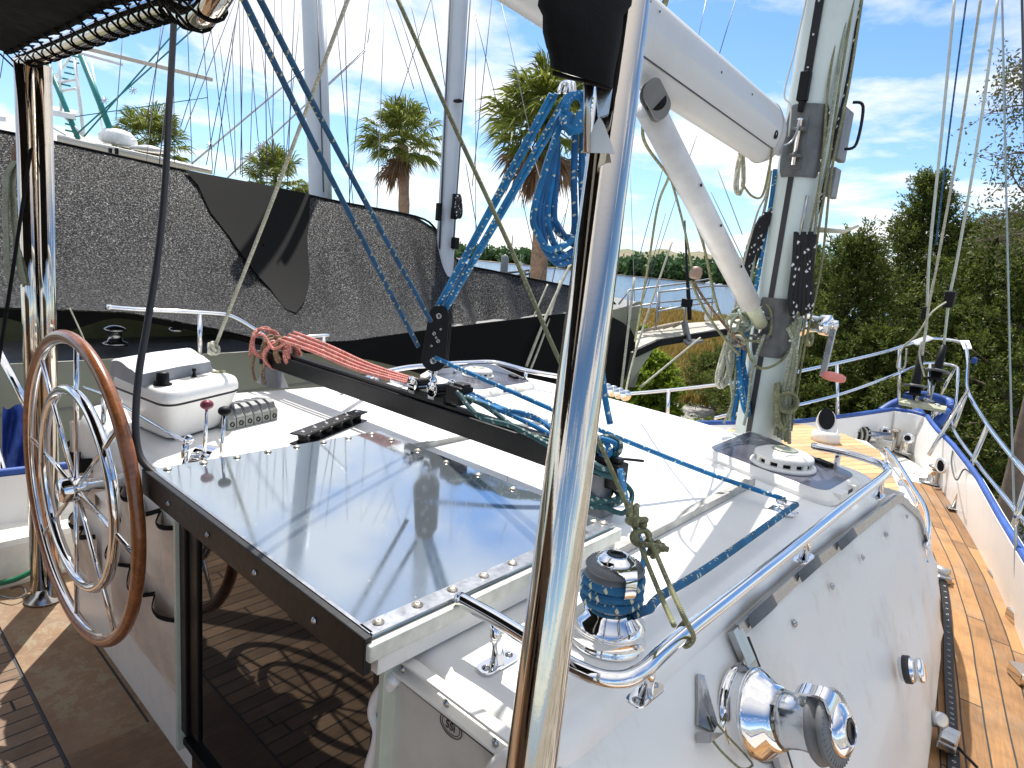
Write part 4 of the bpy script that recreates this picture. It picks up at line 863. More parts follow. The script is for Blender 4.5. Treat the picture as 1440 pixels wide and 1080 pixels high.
# hose
rope_t('black_hose', [(246, -8, 1.75), (243, 60, 1.73), (238, 150, 1.70), (232, 260, 1.66), (222, 360, 1.62), (208, 450, 1.58), (196, 520, 1.55), (191, 580, 1.54), (192, 620, 1.53), (200, 648, 1.52), (222, 671, 1.51)], .0085, rubber, 'black rubber hose hanging down past the wheel to the hatch corner', 'hose', seg=12)
# strap, shackle and cords at the left pole
sk = thing('rope_shackle', 'weathered rope shackle and webbing strap tied round the left pole', 'shackle', tuple(D(50, 120, 2.2)))
MB().tube(cat(DD([(36, 98, 2.2), (30, 125, 2.2), (28, 138, 2.2), (42, 142, 2.19), (54, 136, 2.2), (64, 122, 2.2), (64, 106, 2.2), (52, 97, 2.2)]), 6), .008, 8).build('bow', r_brown, sk)
G = [DD([(x-5, y, 2.19), (x+5, y+1, 2.17)]) for x, y in ((33, 142), (30, 165), (29, 188), (22, 210), (20, 230))]; MB().slab(G, .004).build('webbing', r_brown, sk)
for pth in (((20, 226), (8, 245), (7, 300), (9, 370), (14, 400)), ((22, 226), (16, 260), (20, 320), (28, 380), (33, 400))):
    G = [DD([(x-4, y, 2.18), (x+4, y, 2.16)]) for x, y in pth]; MB().slab(G, .003).build('strap_end', r_green, sk)
MB().tube(coilpts(D(46, 228, 2.33), V(.05, 0, 1), .056, .045, 1.2, .004, RT, n=20), .006, 6).build('band', r_green, sk)
mb = MB(); mb.slab([DD([(24, 220, 2.2), (24, 232, 2.2)]), DD([(40, 223, 2.16), (40, 236, 2.16)]), DD([(58, 227, 2.2), (58, 241, 2.2)])], .004); mb.build('band', r_green, sk)
rope_t('hanging_line', [(52, 92, 2.15), (47, 180, 2.1), (30, 300, 2.05), (12, 420, 2.0), (-4, 520, 1.95)], .0055, canvas, 'thin black cord hanging in front of the left pole')
rope_t('hanging_line', [(56, 100, 2.2), (50, 230, 2.2), (58, 300, 2.2), (64, 340, 2.2)], .003, r_green, 'thin grey cord end dangling beside the left pole')
# cream halyard with knot
rope_t('cream_rope', [(492, -8, 1.9), (440, 130, 2.0), (380, 290, 2.15), (325, 430, 2.3), (303, 486, 2.35)], .0065, r_cream, 'cream rope slanting down from the top to a knot behind the instrument box')
knot_mass('cream_knot', D(299, 490, 2.34), .022, 4, .006, r_cream, 'lumpy cream knot behind the instrument box', 4)
rope_t('shock_cord', [(98, 433, 2.5), (115, 470, 2.5), (128, 500, 2.5), (142, 512, 2.5)], .0028, r_cream, 'thin pale cord running behind the top of the wheel')
# ================================================================ mast and boom
MX, MY = -.985, 2.87
mast = thing('mast', 'thick pale green-grey sailboat mast standing in front of the roof hatch', 'mast', (MX, MY, .45))
def msec(z, k=1.0, n=36): return [V(MX+.100*k*cos(2*pi*i/n), MY+.128*k*sin(2*pi*i/n), z) for i in range(n+1)]
MB().grid([msec(z) for z in (.45, .8, 1.5, 2.5, 4, 7, 11)]).build('spar', paint, mast)
mb = MB(); mb.box((MX-.0, MY-.128, 5.6), (.022, .006, 10.2)); mb.build('luff_slot', rubber, mast)
mb = MB(); mb.box((MX, MY-.137, 6.55), (.030, .014, 8.6)); tk = mb.build('black_track', blackm, mast, .002)
mb = MB()
def mp(ang, z, off=0.):  # point on the mast surface; ang degrees from aft towards starboard
    a = radians(ang)-pi/2; n = V(cos(a)/.100, sin(a)/.128, 0).normalized(); return V(MX+.100*cos(a), MY+.128*sin(a), z)+n*off
for k in range(26): MB().lathe([(.005, 0), (.004, .003), (0, .0035)], V(MX, MY-.1445, 2.34+k*.12), (0, -1, 0), 10).build('track_screw', alu, tk)
MB().box((MX, MY-.15, 2.27), (.04, .03, .11)).box((MX, MY-.15, 2.20), (.02, .02, .05)).build('track_end_stop', blackp, mast, .005)
def wrap_plate(z0, z1, a0, a1, nm='collar', m=None, off=.004, taper=True):
    G = []
    for i in range(13):
        t_ = i/12; z = z0+(z1-z0)*t_; k = (1-abs(2*t_-1)**4*.25) if taper else 1; am = (a0+a1)/2; G.append([mp(am+(a-am)*k, z, off) for a in frange(a0, a1, 14)])
    return MB().slab(G, .004).build(nm, m or zinc, mast)
gp = wrap_plate(1.93, 2.21, -35, 62); vp = wrap_plate(1.19, 1.44, -30, 62)
for pl_, zs in ((gp, (1.95, 2.0, 2.06, 2.12, 2.18)), (vp, (1.22, 1.27, 1.32, 1.37, 1.42))):
    for z in zs: p = mp(55, z, .009); screw(p, (p-V(MX, MY, z)).normalized(), .004, pl_, steel)
g0 = mp(6, 2.06); MB().box(g0+V(0, -.025, .045), (.05, .05, .012)).box(g0+V(0, -.025, -.055), (.05, .05, .012)).box(g0+V(0, -.006, 0), (.045, .012, .2)).build('gooseneck_bracket', zinc, mast, .003)
MB().lathe([(.009, -.09), (.009, .08), (.013, .085), (0, .09)], g0+V(0, -.035, 0), (0, 0, 1), 14).build('gooseneck_pin', steel, mast)
v0_ = mp(-4, 1.32); MB().box(v0_+V(0, -.03, .035), (.07, .07, .01)).box(v0_+V(0, -.03, -.045), (.08, .07, .01)).box(v0_+V(0, -.006, 0), (.06, .01, .16)).build('vang_bracket', zinc, mast, .003)
MB().lathe([(.008, -.07), (.008, .06), (0, .065)], v0_+V(0, -.045, 0), (0, 0, 1), 12).build('vang_pin', steel, mast)
# starboard side fittings on the mast
MB().box(mp(112, 2.12, .02), (.03, .12, .20)).box(mp(112, 1.93, .02), (.025, .08, .12)).build('sheet_stopper', greyp, mast, .006)
MB().tube(cat([mp(100, 2.24, .04), mp(100, 2.22, .08), mp(100, 2.08, .08), mp(100, 2.06, .04)], 6), .006, 8).build('guard_hoop', blackm, mast)
mh = D(1145, 312, 3.0); MB().tube([mp(80, 1.735, -.01), mp(80, 1.73, .02)+V(.09, 0, .0), mp(80, 1.73, .02)+V(.14, 0, .025)], [.012, .008, .005], 10).build('cleat_horn', basic('cleat_cream', (.6, .58, .46), .5), mast)
MB().tube([mp(40, 1.72, .004), mp(40, 1.86, .004)], .006, 8).build('conduit', alu, mast)
# mast winch with handle (pink grip)
wb = mp(88, 1.345, 0.)
mw = thing('mast_winch', 'chrome winch on the right side of the mast with long handle and pink grip', 'winch', tuple(wb))
MB().lathe([(.055, -.02), (.055, .02), (.042, .03), (.036, .045), (.034, .075), (.042, .085), (.044, .12), (.03, .125), (0, .128)], wb, (1, -.1, .04), 28).build('drum', steel, mw)
MB().lathe([(.058, -.04), (.058, -.005)], wb, (1, -.1, .04), 28).build('pad', whited, mw)
he = wb+V(.135, -.015, .01); MB().beam(he, he+V(.0, -.03, -.215), .014, .026, (1, 0, 0)).build('handle_arm', dull, mw, .003)
hg = he+V(0, -.03, -.205); MB().lathe([(.012, 0), (.016, .006), (.019, .03), (.018, .075), (.012, .09), (0, .093)], hg, (1, -.15, -.06), 18).build('pink_grip', basic('pink_grip', (.72, .24, .2), .5), mw)
MB().lathe([(.02, -.012), (.02, .014), (0, .016)], he, (1, 0, 0), 16).build('handle_head', steel, mw)
# boom
boom = thing('boom', 'heavy white boom running from the mast up to the top of the picture', 'boom', (-1.05, 2.6, 2.05))
def bsec(y, k=1.0, kz=1.0, n=32):
    x0 = -1.04+.02*(2.6-y)/3; z0 = 2.055+.055*(2.6-y); out = []
    for i in range(n+1):
        a = 2*pi*i/n; x = cos(a); z = sin(a); w_ = .075-.018*(z < 0)*abs(z); out.append(V(x0+w_*k*abs(x)**.9*(1 if x > 0 else -1), y, z0+.110*kz*abs(z)**.85*(1 if z > 0 else -1)))
    return out
MB().grid([bsec(y) for y in (2.52, 1.8, 1.2, .6, 0, -1.2)]).add(bsec(2.52)[:-1], [tuple(range(32))]).build('spar', boomw, boom)
MB().grid([[bsec(y)[29]+V(.0015, 0, .004), bsec(y)[29]+V(.0015, 0, -.002)] for y in (2.5, -.5)], False).build('side_seam', rubber, boom)
MB().grid([bsec(2.515, 1.02, 1.02), bsec(2.57, .95, .85), bsec(2.61, .6, .55), bsec(2.65, .35, .5)]).build('end_casting', boomw, boom)
MB().box((-1.04, 2.68, 2.06), (.02, .10, .10)).build('gooseneck_tongue', boomw, boom, .004)
MB().lathe([(.014, -.02), (.016, .002), (.010, .004), (0, -.004)], V(-.968, 2.47, 2.04), (1, 0, 0), 18).build('sheave_exit', blackp, boom)
for y, z in ((1.55, .02), (1.50, .025), (1.95, .0), (2.2, .01)): MB().lathe([(.004, 0), (0, .002)], bsec(y)[1]+V(.001, 0, z), (1, 0, 0), 8).build('rivet', blackp, boom)
# vang
vt, vb = PX(912, 150, -1.03), v0_+V(0, -.05, .01)
vg = thing('boom_vang', 'white tubular rigid vang slanting from the mast up under the boom', 'boom vang', tuple(vb))
vd = (vt-vb).normalized(); vl = (vt-vb).length
MB().tube([vb+vd*.16, vt], .041, 24).build('outer_tube', basic('vang_white', (.68, .67, .65), .35), vg)
MB().tube([vb, vb+vd*.17], .029, 20).build('inner_tube', basic('vang_greenish', (.5, .52, .36), .45, 0, .2), vg)
for f_ in (.35, .55, .72): p = vb+vd*vl*f_+V(.046, -.01, 0); MB().lathe([(.006, 0), (0, .003)], p, (1, -.2, 0), 8).build('hole', blackp, vg)
bc = vt+V(.05, -.05, -.0); G = []
for off in (-.018, .012):
    pts = []; sdv = V(.75, -.66, 0).normalized(); lf_ = vd.cross(sdv).normalized()
    for k in range(28):
        a = 2*pi*k/28; pts.append(bc+lf_*cos(a)*.033+vd*(sin(a)*.033+(.03 if sin(a) > 0 else -.03))+sdv*off)
    MB().prism(pts, sdv*.006).build('block_cheek', greyp, vg, .002)
MB().lathe([(.028, -.012), (.022, 0), (.028, .012)], bc, (.75, -.66, 0), 20).build('block_sheave', blackp, vg)
# ---------------------------------------------------------------- lines on mast and boom
def ln(name, pts, r, m, label, **k): return rope_t(name, pts, r, m, label, **k)
ln('boom_lashing', [(938, -6, 1.9), (927, 32, 1.95), (922, 60, 1.98), (918, 86, 2.0)], .010, r_ol, 'olive rope hitched over the boom just right of the foreground pole')
knot_mass('boom_lashing_knot', D(917, 88, 1.92), .028, 4, .006, r_brown, 'brown lashing knot on the boom beside the foreground pole', 8, (.8, .8, 1.3))
ln('vang_tail', [(924, 60, 1.93), (926, 100, 1.93), (922, 140, 2.0), (927, 160, 2.0)], .006, r_brown, 'brown cord dropping from the boom lashing to the vang block')
ln('vang_line', [(915, 140, 2.0), (905, 195, 2.1), (945, 255, 2.3), (985, 330, 2.5), (1012, 440, 2.7), (1052, 490, 2.75)], .0055, r_ol, 'olive line led from the vang block past the vang to the mast foot')
ln('vang_line', [(951, 195, 2.05), (948, 220, 2.1), (940, 250, 2.2), (925, 290, 2.35), (912, 370, 2.5), (893, 480, 2.9)], .0045, r_ol, 'thin olive line hanging straight below the vang block')
ln('blue_halyard', [(1090, 238, 2.66), (1085, 280, 2.68), (1076, 330, 2.7), (1064, 400, 2.72), (1050, 470, 2.74), (1036, 560, 2.76), (1030, 592, 2.76)], .0095, r_blue, 'blue flecked halyard running down the left side of the mast')
ln('grey_halyard', [(1084, 240, 2.66), (1078, 280, 2.68), (1067, 330, 2.7), (1055, 400, 2.72), (1040, 490, 2.74), (1026, 592, 2.76)], .0065, r_green, 'grey-green halyard just left of the blue one at the mast')
th = thing('black_halyard_hank', 'hank of black white-flecked rope hanging left of the mast', 'rope hank', tuple(D(1070, 340, 2.8)))
for j in range(4): MB().tube(cat(DD([(1084-j*4, 296+j*3, 2.68), (1072-j*5, 335, 2.70), (1060-j*4, 372, 2.72), (1050+j*2, 398, 2.74)]), 6), .012, 8).build('strand', r_black, th)
th = thing('black_halyard_hank', 'big hank of black white-flecked rope hanging right of the mast', 'rope hank', tuple(D(1130, 390, 2.85)))
for j in range(6): MB().tube(cat(DD([(1120+j*5, 326+4*(j % 2), 2.56-.01*j), (1116+j*5, 380, 2.58), (1111+j*6, 420, 2.6), (1114+j*5, 443-3*(j % 3), 2.62)]), 6), .011, 8).build('strand', r_black, th)
for i, (dx, m_, r_) in enumerate(((0, r_ol, .005), (6, r_green, .006), (13, r_ol, .005), (19, r_black, .006), (23, r_ol, .005))):
    w1_ = (i*5) % 7-3; pts = [(1186+dx*1.2, -8, 2.46), (1168+dx+w1_, 120, 2.49), (1152+dx*.9-w1_, 240, 2.54), (1134+dx*.8+w1_, 370, 2.60), (1114+dx*.8-w1_, 500, 2.68), (1092+dx*.9, 606, 2.76)]
    if i == 3: pts = [(1213, -8, 2.5), (1201, 60, 2.52), (1186, 140, 2.55), (1150, 300, 2.6)]
    tag(rope('halyard', pts, r_, m_), ('black flecked halyard at the upper right edge of the mast' if i == 3 else 'olive halyard lying along the right face of the mast'), 'rope', None if i == 3 else 'olive halyards along the right face of the mast')
ln('white_halyard', [(1135, -6, 2.5), (1118, 70, 2.5), (1103, 132, 2.52), (1112, 150, 2.53), (1109, 192, 2.55)], .0035, r_white, 'thin white halyard tied off above the gooseneck left of the mast')
ln('boom_topping_line', [(1124, 176, 2.5), (1112, 200, 2.5), (1090, 208, 2.45)], .004, wire, 'short wire strop between mast track and boom end')
def hank(name, label, px, py, w_, h_, n_, d0, r, m, lean=0, seed=0):
    th = thing(name, label, 'rope hank', tuple(D(px, py, d0))); R_ = random.Random(seed)
    for j in range(n_):
        ww = w_*(.5+.5*j/n_)*R_.uniform(.85, 1.1); hh = h_*R_.uniform(.88, 1.06); ox = R_.uniform(-.12, .12)*w_; pts = []
        for k in range(12):
            a = 2*pi*k/12; pts.append(D(px+ox+ww/2*cos(a)*(.55+.45*max(0, -sin(a)+.3))+lean*sin(a)*.5, py-hh/2*sin(a), d0+.02*R_.uniform(-1, 1)+.02*cos(a)))
        MB().tube(cat(pts, 5, True), r, 8, True).build('loop', m, th)
    return th
hank('rope_hank', 'cream rope hank hanging left of the mast below the vang', 1022, 508, 24, 72, 6, 2.72, .006, r_cream, 14, 5)
MB().tube(cat(coilpts(D(1035, 480, 2.70), V(.2, 1, .1), .03, .02, 2.2, .012, (1, 0, 0), .1, 6, 9), 5), .006, 8).build('wrap', r_cream, bpy.data.objects['rope_hank.002'] if 'rope_hank.002' in bpy.data.objects else None)
hank('rope_hank', 'blue and green rope hank hanging left of the mast foot', 1043, 530, 16, 110, 4, 2.76, .008, r_blue, -14, 7)
hank('rope_hank', 'olive rope hank with a round coil knot at the right of the mast foot', 1097, 572, 20, 66, 6, 2.68, .0075, r_ol, -8, 9)
th = thing('rope_coil', 'round olive coil hanging just right of the mast foot', 'rope coil', tuple(D(1106, 566, 2.7)))
for j in range(4): MB().tube(cat([D(1107+(15-j*2.6)*cos(a), 566+(14-j*2.4)*sin(a), 2.66+.012*j) for a in frange(0, 2*pi, 11)[:-1]], 5, True), .0075, 8, True).build('loop', r_ol, th)
hank('rope_hank', 'olive hank hanging from the mast winch', 1137, 460, 14, 50, 3, 2.8, .006, r_ol, 0, 19)
hank('rope_hank', 'small cream-green rope hank hanging below the front end of the boom', 1040, 243, 18, 58, 5, 2.62, .0055, r_cream, 4, 11)
ln('drooping_line', [(1046, 262, 2.5), (1058, 276, 2.5), (1072, 275, 2.48), (1082, 235, 2.42), (1086, 208, 2.38)], .0045, r_ol, 'olive line drooping from the boom end to the small cream hank')
ln('drooping_line', [(1085, 208, 2.38), (1078, 270, 2.65), (1065, 300, 2.66), (1046, 370, 2.7), (1032, 440, 2.72)], .0045, r_cream, 'cream line falling from the boom end beside the black hank')
for j, pts in enumerate(([(1052, 420, 2.74), (1050, 450, 2.66), (1044, 470, 2.66), (1060, 480, 2.66), (1082, 470, 2.66), (1084, 440, 2.66), (1076, 425, 2.7)], [(1050, 480, 2.72), (1056, 505, 2.68), (1070, 518, 2.66), (1092, 512, 2.66), (1108, 495, 2.7), (1114, 470, 2.74)])):
    ln('mast_loop', pts, .0055, r_ol, ('olive rope loop round the vang bracket' if j == 0 else 'olive rope hanging in a bight across the front of the mast'))
for j in range(5): ln('mast_rope', [(1124-j*4, 445+j*4, 2.58), (1112+j*2, 500, 2.62), (1099+j*3, 560, 2.68), (1090+j*5, 612+j*3, 2.72)], .0078, r_ol if j % 2 else r_green, 'olive rope hanging down the lower right side of the mast', group='olive ropes at the lower right of the mast')
knot_mass('mast_rope_tangle', D(1042, 452, 2.66), .05, 5, .006, r_green, 'tangled grey-green rope where the vang meets the mast', 12, (1, .7, 1.2))
# hank of blue mainsheet hanging from the boom
th = thing('mainsheet_hank', 'long bright blue flecked rope hank hanging from the boom beside the foreground pole', 'rope hank', tuple(D(790, 150, 1.5)))
for j, (x0, x1, yb) in enumerate(((750, 800, 350), (756, 806, 362), (762, 812, 370), (770, 820, 358), (779, 826, 340), (767, 815, 330))):
    pts = DD([(797, 150, 1.52), (788-j, 175, 1.50), ((x0+788)/2, 230, 1.48+.01*j), (x0, 300, 1.47+.01*j), (x0+6, yb-22, 1.47+.01*j), (x0+22, yb, 1.46+.01*j), (x1-8, yb-4, 1.48+.01*j)]); pts += DD([(x1+8, yb-16, 1.5)]) if j < 4 else DD([(x1-8, 250, 1.5), (x1-6, 180, 1.5)])
    MB().tube(cat(pts, 7), .0080, 9).build('strand', r_deep if j % 3 else r_blue, th)
for j in range(4): MB().tube(cat(DD([(790+12*j*.3, 160, 1.47), (796+2*j, 178+3*j, 1.45), (812, 184-6*j, 1.45), (824, 168-8*j, 1.48), (818, 140-3*j, 1.5), (802, 134+2*j, 1.48), (793, 150+3*j, 1.46)]), 6), .0078, 9).build('turn', r_blue, th)
for j in range(2): MB().tube(cat(DD([(786+j*8, 130, 1.6), (790+j*8, 118, 1.62), (800+j*6, 116, 1.6), (803+j*5, 130, 1.57)]), 6), .005, 8).build('steel_bail', steel, th)
# ================================================================ bow
def post(base, top, r, m, par, nm='stanchion'): return MB().tube([base, top], r, 12).build(nm, m, par)
pul = thing('pulpit', 'stainless bow rail with flat white corner plates round the bow', 'bow rail', tuple(D(1290, 570, 6.2)))
MB().tube(cat(DD([(1085, 531, 4.9), (1177, 511, 5.5), (1240, 496, 5.9), (1266, 488, 6.1), (1302, 477, 6.35), (1325, 477, 6.5), (1350, 481, 6.4), (1358, 488, 6.3), (1361, 510, 6.0), (1361, 547, 5.3), (1384, 590, 4.5), (1412, 628, 3.9), (1445, 668, 3.4), (1520, 760, 2.8)]), 8), .0155, 12).build('top_rail', steel, pul)
MB().tube(cat(DD([(1095, 576, 4.9), (1177, 556, 5.5), (1240, 534, 5.9), (1288, 515, 6.3), (1300, 511, 6.4), (1322, 511, 6.5), (1343, 515, 6.4), (1347, 524, 6.3), (1344, 565, 5.8), (1340, 600, 5.2), (1375, 652, 4.4), (1408, 693, 3.8), (1445, 741, 3.35), (1500, 820, 2.8)]), 8), .0135, 12).build('lower_rail', steel, pul)
for a, b in (((1178, 604, 5.5), (1177, 511, 5.5)), ((1264, 566, 6.1), (1265, 488, 6.1)), ((1342, 600, 5.15), (1361, 547, 5.3)), ((1323, 555, 6.3), (1342, 518, 6.4)), ((1306, 556, 6.3), (1308, 512, 6.4))):
    post(D(*a), D(*b), .0145, poleste if a[0] > 1316 else steel, pul)
for b_, t_ in ((PZ(1341, 714, .06), D(1389, 598, 4.35)), (PZ(1404, 809, .02), D(1447, 670, 3.38)), (PZ(1306, 640, .30), D(1361, 549, 5.2))): post(b_, t_, .0145, poleste, pul)
for b_ in (PZ(1341, 714, .062), PZ(1404, 809, .022)): MB().box(b_, (.08, .09, .008), Matrix.Rotation(.35, 3, 'Z')).build('stanchion_base', dull, pul, .002)
MB().prism([D(*p) for p in ((1350, 480, 6.4), (1363, 480, 6.4), (1367, 491, 6.25), (1355, 492, 6.25))], UP*.012).build('corner_plate', white, pul, .002)
MB().prism([D(*p) for p in ((1279, 482, 6.2), (1304, 473, 6.3), (1314, 477, 6.3), (1290, 486, 6.2))], UP*.012).build('corner_plate', white, pul, .002)
MB().box(D(1370, 507, 6.3), (.05, .04, .06)).build('blue_clip', M_BLUE, pul, .01)
# forestays with furling drums
def stay(label, pts, drum, sl, d_):
    th = thing('furling_stay', label, 'forestay', tuple(D(*drum, d_))); P = DD(pts); MB().tube(cat(P, 4), .0125, 10).build('foil', basic('foil_cream', (.5, .52, .46), .4, .4), th)
    c = D(*drum, d_); ax = (D(*sl, d_)-c).normalized()
    MB().lathe([(.0, .012), (.104, .010), (.107, .0), (.104, -.006), (.05, -.01)], c, ax, 32).build('top_disc', greyp, th)
    MB().lathe([(.05, -.01), (.05, -.07), (.085, -.075), (.088, -.085), (.0, -.09)], c, ax, 28).build('drum', blackp, th)
    MB().lathe([(.045, .0), (.042, .03), (.034, .12), (.026, (D(*sl, d_)-c).length), (0, (D(*sl, d_)-c).length+.01)], c, ax, 20).build('black_sleeve', blackp, th)
    MB().tube([c-ax*.08, c-ax*.30], .012, 10).build('tang', dull, th)
stay('left forestay with a black furling drum standing at the bow', [(1343, -8, 5.5), (1325, 180, 5.7), (1307, 360, 5.9), (1303, 453, 6.0), (1296, 500, 6.0)], (1288, 543), (1296, 492), 6.0)
stay('right forestay with a black furling drum, its disc higher than its neighbour', [(1404, -8, 5.6), (1378, 180, 5.8), (1347, 360, 6.1), (1335, 420, 6.2), (1327, 488, 6.3)], (1318, 522), (1327, 486), 6.3)
ln('bow_halyard', [(1380, -8, 5.4), (1352, 180, 5.6), (1321, 355, 5.8), (1308, 420, 5.85), (1303, 452, 5.9), (1297, 500, 5.9)], .011, r_cream, 'cream halyard tied to the left forestay above its drum')
ln('bow_blue_halyard', [(1360, -8, 5.2), (1338, 160, 5.3), (1316, 345, 5.4)], .007, r_navy, 'dark blue halyard rising between the two forestays')
tag(MB().box(D(1335, 421, 6.15), (.09, .09, .16)).build('stay_fitting', blackp, None, .02), 'black swivel fitting on the right forestay', 'swivel'); tag(MB().box(D(1300, 440, 5.95), (.05, .05, .12)).build('stay_fitting', blackp, None, .015), 'small black swivel fitting on the left forestay', 'swivel')
for j, pts in enumerate(([(1303, 452, 5.9), (1285, 475, 6.0), (1270, 488, 6.05), (1262, 510, 6.05), (1263, 518, 6.05), (1272, 516, 6.05), (1275, 490, 6.05)], [(1330, 425, 6.1), (1310, 440, 6.0), (1290, 470, 6.0), (1272, 487, 6.05)], [(1296, 480, 5.9), (1293, 500, 5.9), (1300, 530, 5.9)])):
    ln('bow_line', pts, .008, r_cream, ('cream cord loop tied over the port bow rail', 'cream cord from the right forestay to the port bow rail', 'short cream cord against the left furling sleeve')[j])
bp_ = thing('bow_plank', 'weathered plank bolted across the bow with blue padded tubes around it', 'bow platform', tuple(D(1298, 566, 6.2)))
MB().prism([D(1266, 559, 6.0), D(1332, 571, 6.0), D(1330, 577, 5.9), D(1264, 565, 5.9)], V(0, 0, -.03)).build('plank', basic('grey_wood', (.42, .42, .30), .8, 0, .25, 8), bp_, .004)
for pts in ([(1238, 580, 6.1), (1252, 571, 6.15), (1266, 565, 6.2)], [(1330, 578, 6.1), (1324, 588, 6.0), (1316, 598, 5.95)], [(1276, 557, 6.5), (1300, 556, 6.6), (1334, 565, 6.5), (1338, 575, 6.3)]): MB().tube(cat(DD(pts), 6), .045, 12).build('blue_padding', M_BLUE, bp_)
MB().prism([D(1282, 578, 6.2), D(1294, 573, 6.3), D(1304, 590, 6.1), D(1288, 584, 6.1)], V(0, 0, .02)).build('stem_plate', M_BLUE, bp_, .003)
MB().tube([D(1288, 545, 6.0), D(1290, 570, 6.1)], .018, 10).tube([D(1300, 562, 6.05), D(1312, 565, 6.05)], .02, 10).build('chain_link', dull, bp_)
MB().lathe([(.03, 0), (.03, .16), (.022, .17), (0, .17)], D(1312, 592, 6.0), (0, .2, 1), 16).build('roller_cheek', steel, bp_)
# cowl vent on the foredeck trunk
vb_ = PZ(1160, 620, .456); dv = dep(vb_)
cv_ = thing('cowl_vent', 'white cowl vent with a black round mouth on the teak foredeck', 'vent', tuple(vb_))
s_ = dv/893; MB().lathe([(19*s_, 0), (19*s_, 5*s_), (18*s_, 11*s_), (15*s_, 14*s_), (14*s_, 15*s_)], vb_, (0, 0, 1), 32).build('base', whited, cv_)
hc = D(1163, 592, dv); mouth = (CAM-hc+RT*(-1.2)).normalized()
mb = MB(); pr = []
for i in range(13):
    t_ = i/12; c = vb_+V(0, 0, 13*s_)+(hc-vb_-V(0, 0, 13*s_))*t_; c += UP*(3*s_*t_); r_ = (13.5+1.5*sin(pi*t_))*s_ if t_ < .95 else 12*s_; n_ = (V(0, 0, 1)*(1-t_)+mouth*t_).normalized(); u_ = RT; w_ = n_.cross(u_).normalized()
    pr.append([c+(u_*cos(2*pi*k/24)*.95+w_*sin(2*pi*k/24)*1.15)*r_ for k in range(25)])
mb.grid(pr); mb.build('cowl', white, cv_)
cc_ = hc+UP*3*s_+mouth*2.5*s_; MB().grid([[cc_+(RT*cos(2*pi*k/24)*.95+mouth.cross(RT).normalized()*sin(2*pi*k/24)*1.25)*11.8*s_*f_-mouth*dd for k in range(25)] for f_, dd in ((1.02, 0), (.9, -.2*s_), (.5, -.2*s_), (.01, -.2*s_))]).build('mouth', blackp, cv_)
# windlass
wz = PZ(1222, 632, .14); dw = dep(wz)-.1; s_ = dw/893
wl = thing('windlass', 'steel anchor windlass with coiled line and white motor cover on the foredeck', 'windlass', tuple(wz))
MB().tube([D(1188, 611, dw), D(1250, 617, dw)], 9*s_, 20).build('steel_drum', dull, wl); MB().box(D(1196, 614, dw-.02), (18*s_, 20*s_, 18*s_)).build('motor_cover', whited, wl, .02)
MB().lathe([(0, -6*s_), (8*s_, -4*s_), (8*s_, 4*s_), (0, 6*s_)], D(1182, 613, dw), (1, .2, 0), 20).build('gypsy_cap', greyp, wl)
for j in range(5): MB().tube(coilpts(D(1203+j*3.6, 612, dw), (RT+UP*-.1), 10.5*s_, 10.5*s_, 1.0, 0, (0, 0, 1), .05, j, 12), 1.7*s_, 6).build('line_turn', r_cream if j % 2 else r_black, wl)
MB().box(D(1235, 622, dw), (40*s_, 18*s_, 14*s_)).build('pedestal', dull, wl, .01)
def bollard(label, px, py, z, w_, h_):
    b_ = PZ(px, py, z); s_ = dep(b_)/893; th = thing('bollard', label, 'bollard', tuple(b_)); MB().lathe([(w_*s_*.9, 0), (w_*s_*.5, 1.5*s_), (w_*s_*.5, h_*s_), (w_*s_*.62, (h_+1)*s_), (w_*s_*.6, (h_+4)*s_), (0, (h_+5)*s_)], b_, (0, 0, 1), 20).build('post', poleste, th); MB().lathe([(w_*s_*1.2, 0), (w_*s_*1.2, s_), (0, s_)], b_, (0, 0, 1), 20).build('base', dull, th)
bollard('steel mooring post right behind the windlass', 1253, 628, .13, 13, 22); bollard('steel mooring post at the end of the windlass drum', 1270, 636, .13, 10, 16); bollard('steel mooring post on the teak side deck by the white bulwark', 1311, 678, .08, 14, 20)
def fairlead(label, px, py, par_y, w_, h_, n_):
    c = PY(px, py, par_y); s_ = dep(c)/893; th = thing('fairlead', label, 'fairlead', tuple(c)); n_ = Vector(n_).normalized()
    MB().tube(coilpts(c, n_, w_*s_, h_*s_, 1, 0, RT-n_*RT.dot(n_), n=24), 2.4*s_, 10).build('ring', steel, th); MB().grid([[c+n_*(-.004)+(RT*cos(2*pi*k/20)*w_+UP*sin(2*pi*k/20)*h_)*s_*f_ for k in range(21)] for f_ in (1, .01)]).build('opening', blackp, th)
fairlead('chrome-ringed oval hawse hole behind the windlass', 1244, 607, 6.3, 5, 5, (.3, -1, 0)); fairlead('chrome-ringed hawse hole in the right bow bulwark', 1277, 616, 6.1, 6, 5, (-.4, -1, 0)); fairlead('large white-ringed hawse hole beside the teak deck mooring post', 1324, 655, 5.7, 7, 9, (-.8, -1, 0))

th = thing('anchor_chain', 'rusty chain and swivel lying on the white foredeck', 'chain', tuple(D(1272, 640, 5.6)))
for j in range(9): MB().tube(coilpts(D(1246+j*4.5, 637-j*2.2, 5.8), V(1 if j % 2 else 0, .3, 0 if j % 2 else 1), .022, .036, 1, 0, V(0, 1, 0), n=10), .008, 6).build('link', basic('rusty_link', (.35, .25, .17), .7, .4) if j == 0 else bpy.data.materials['rusty_link'], th)
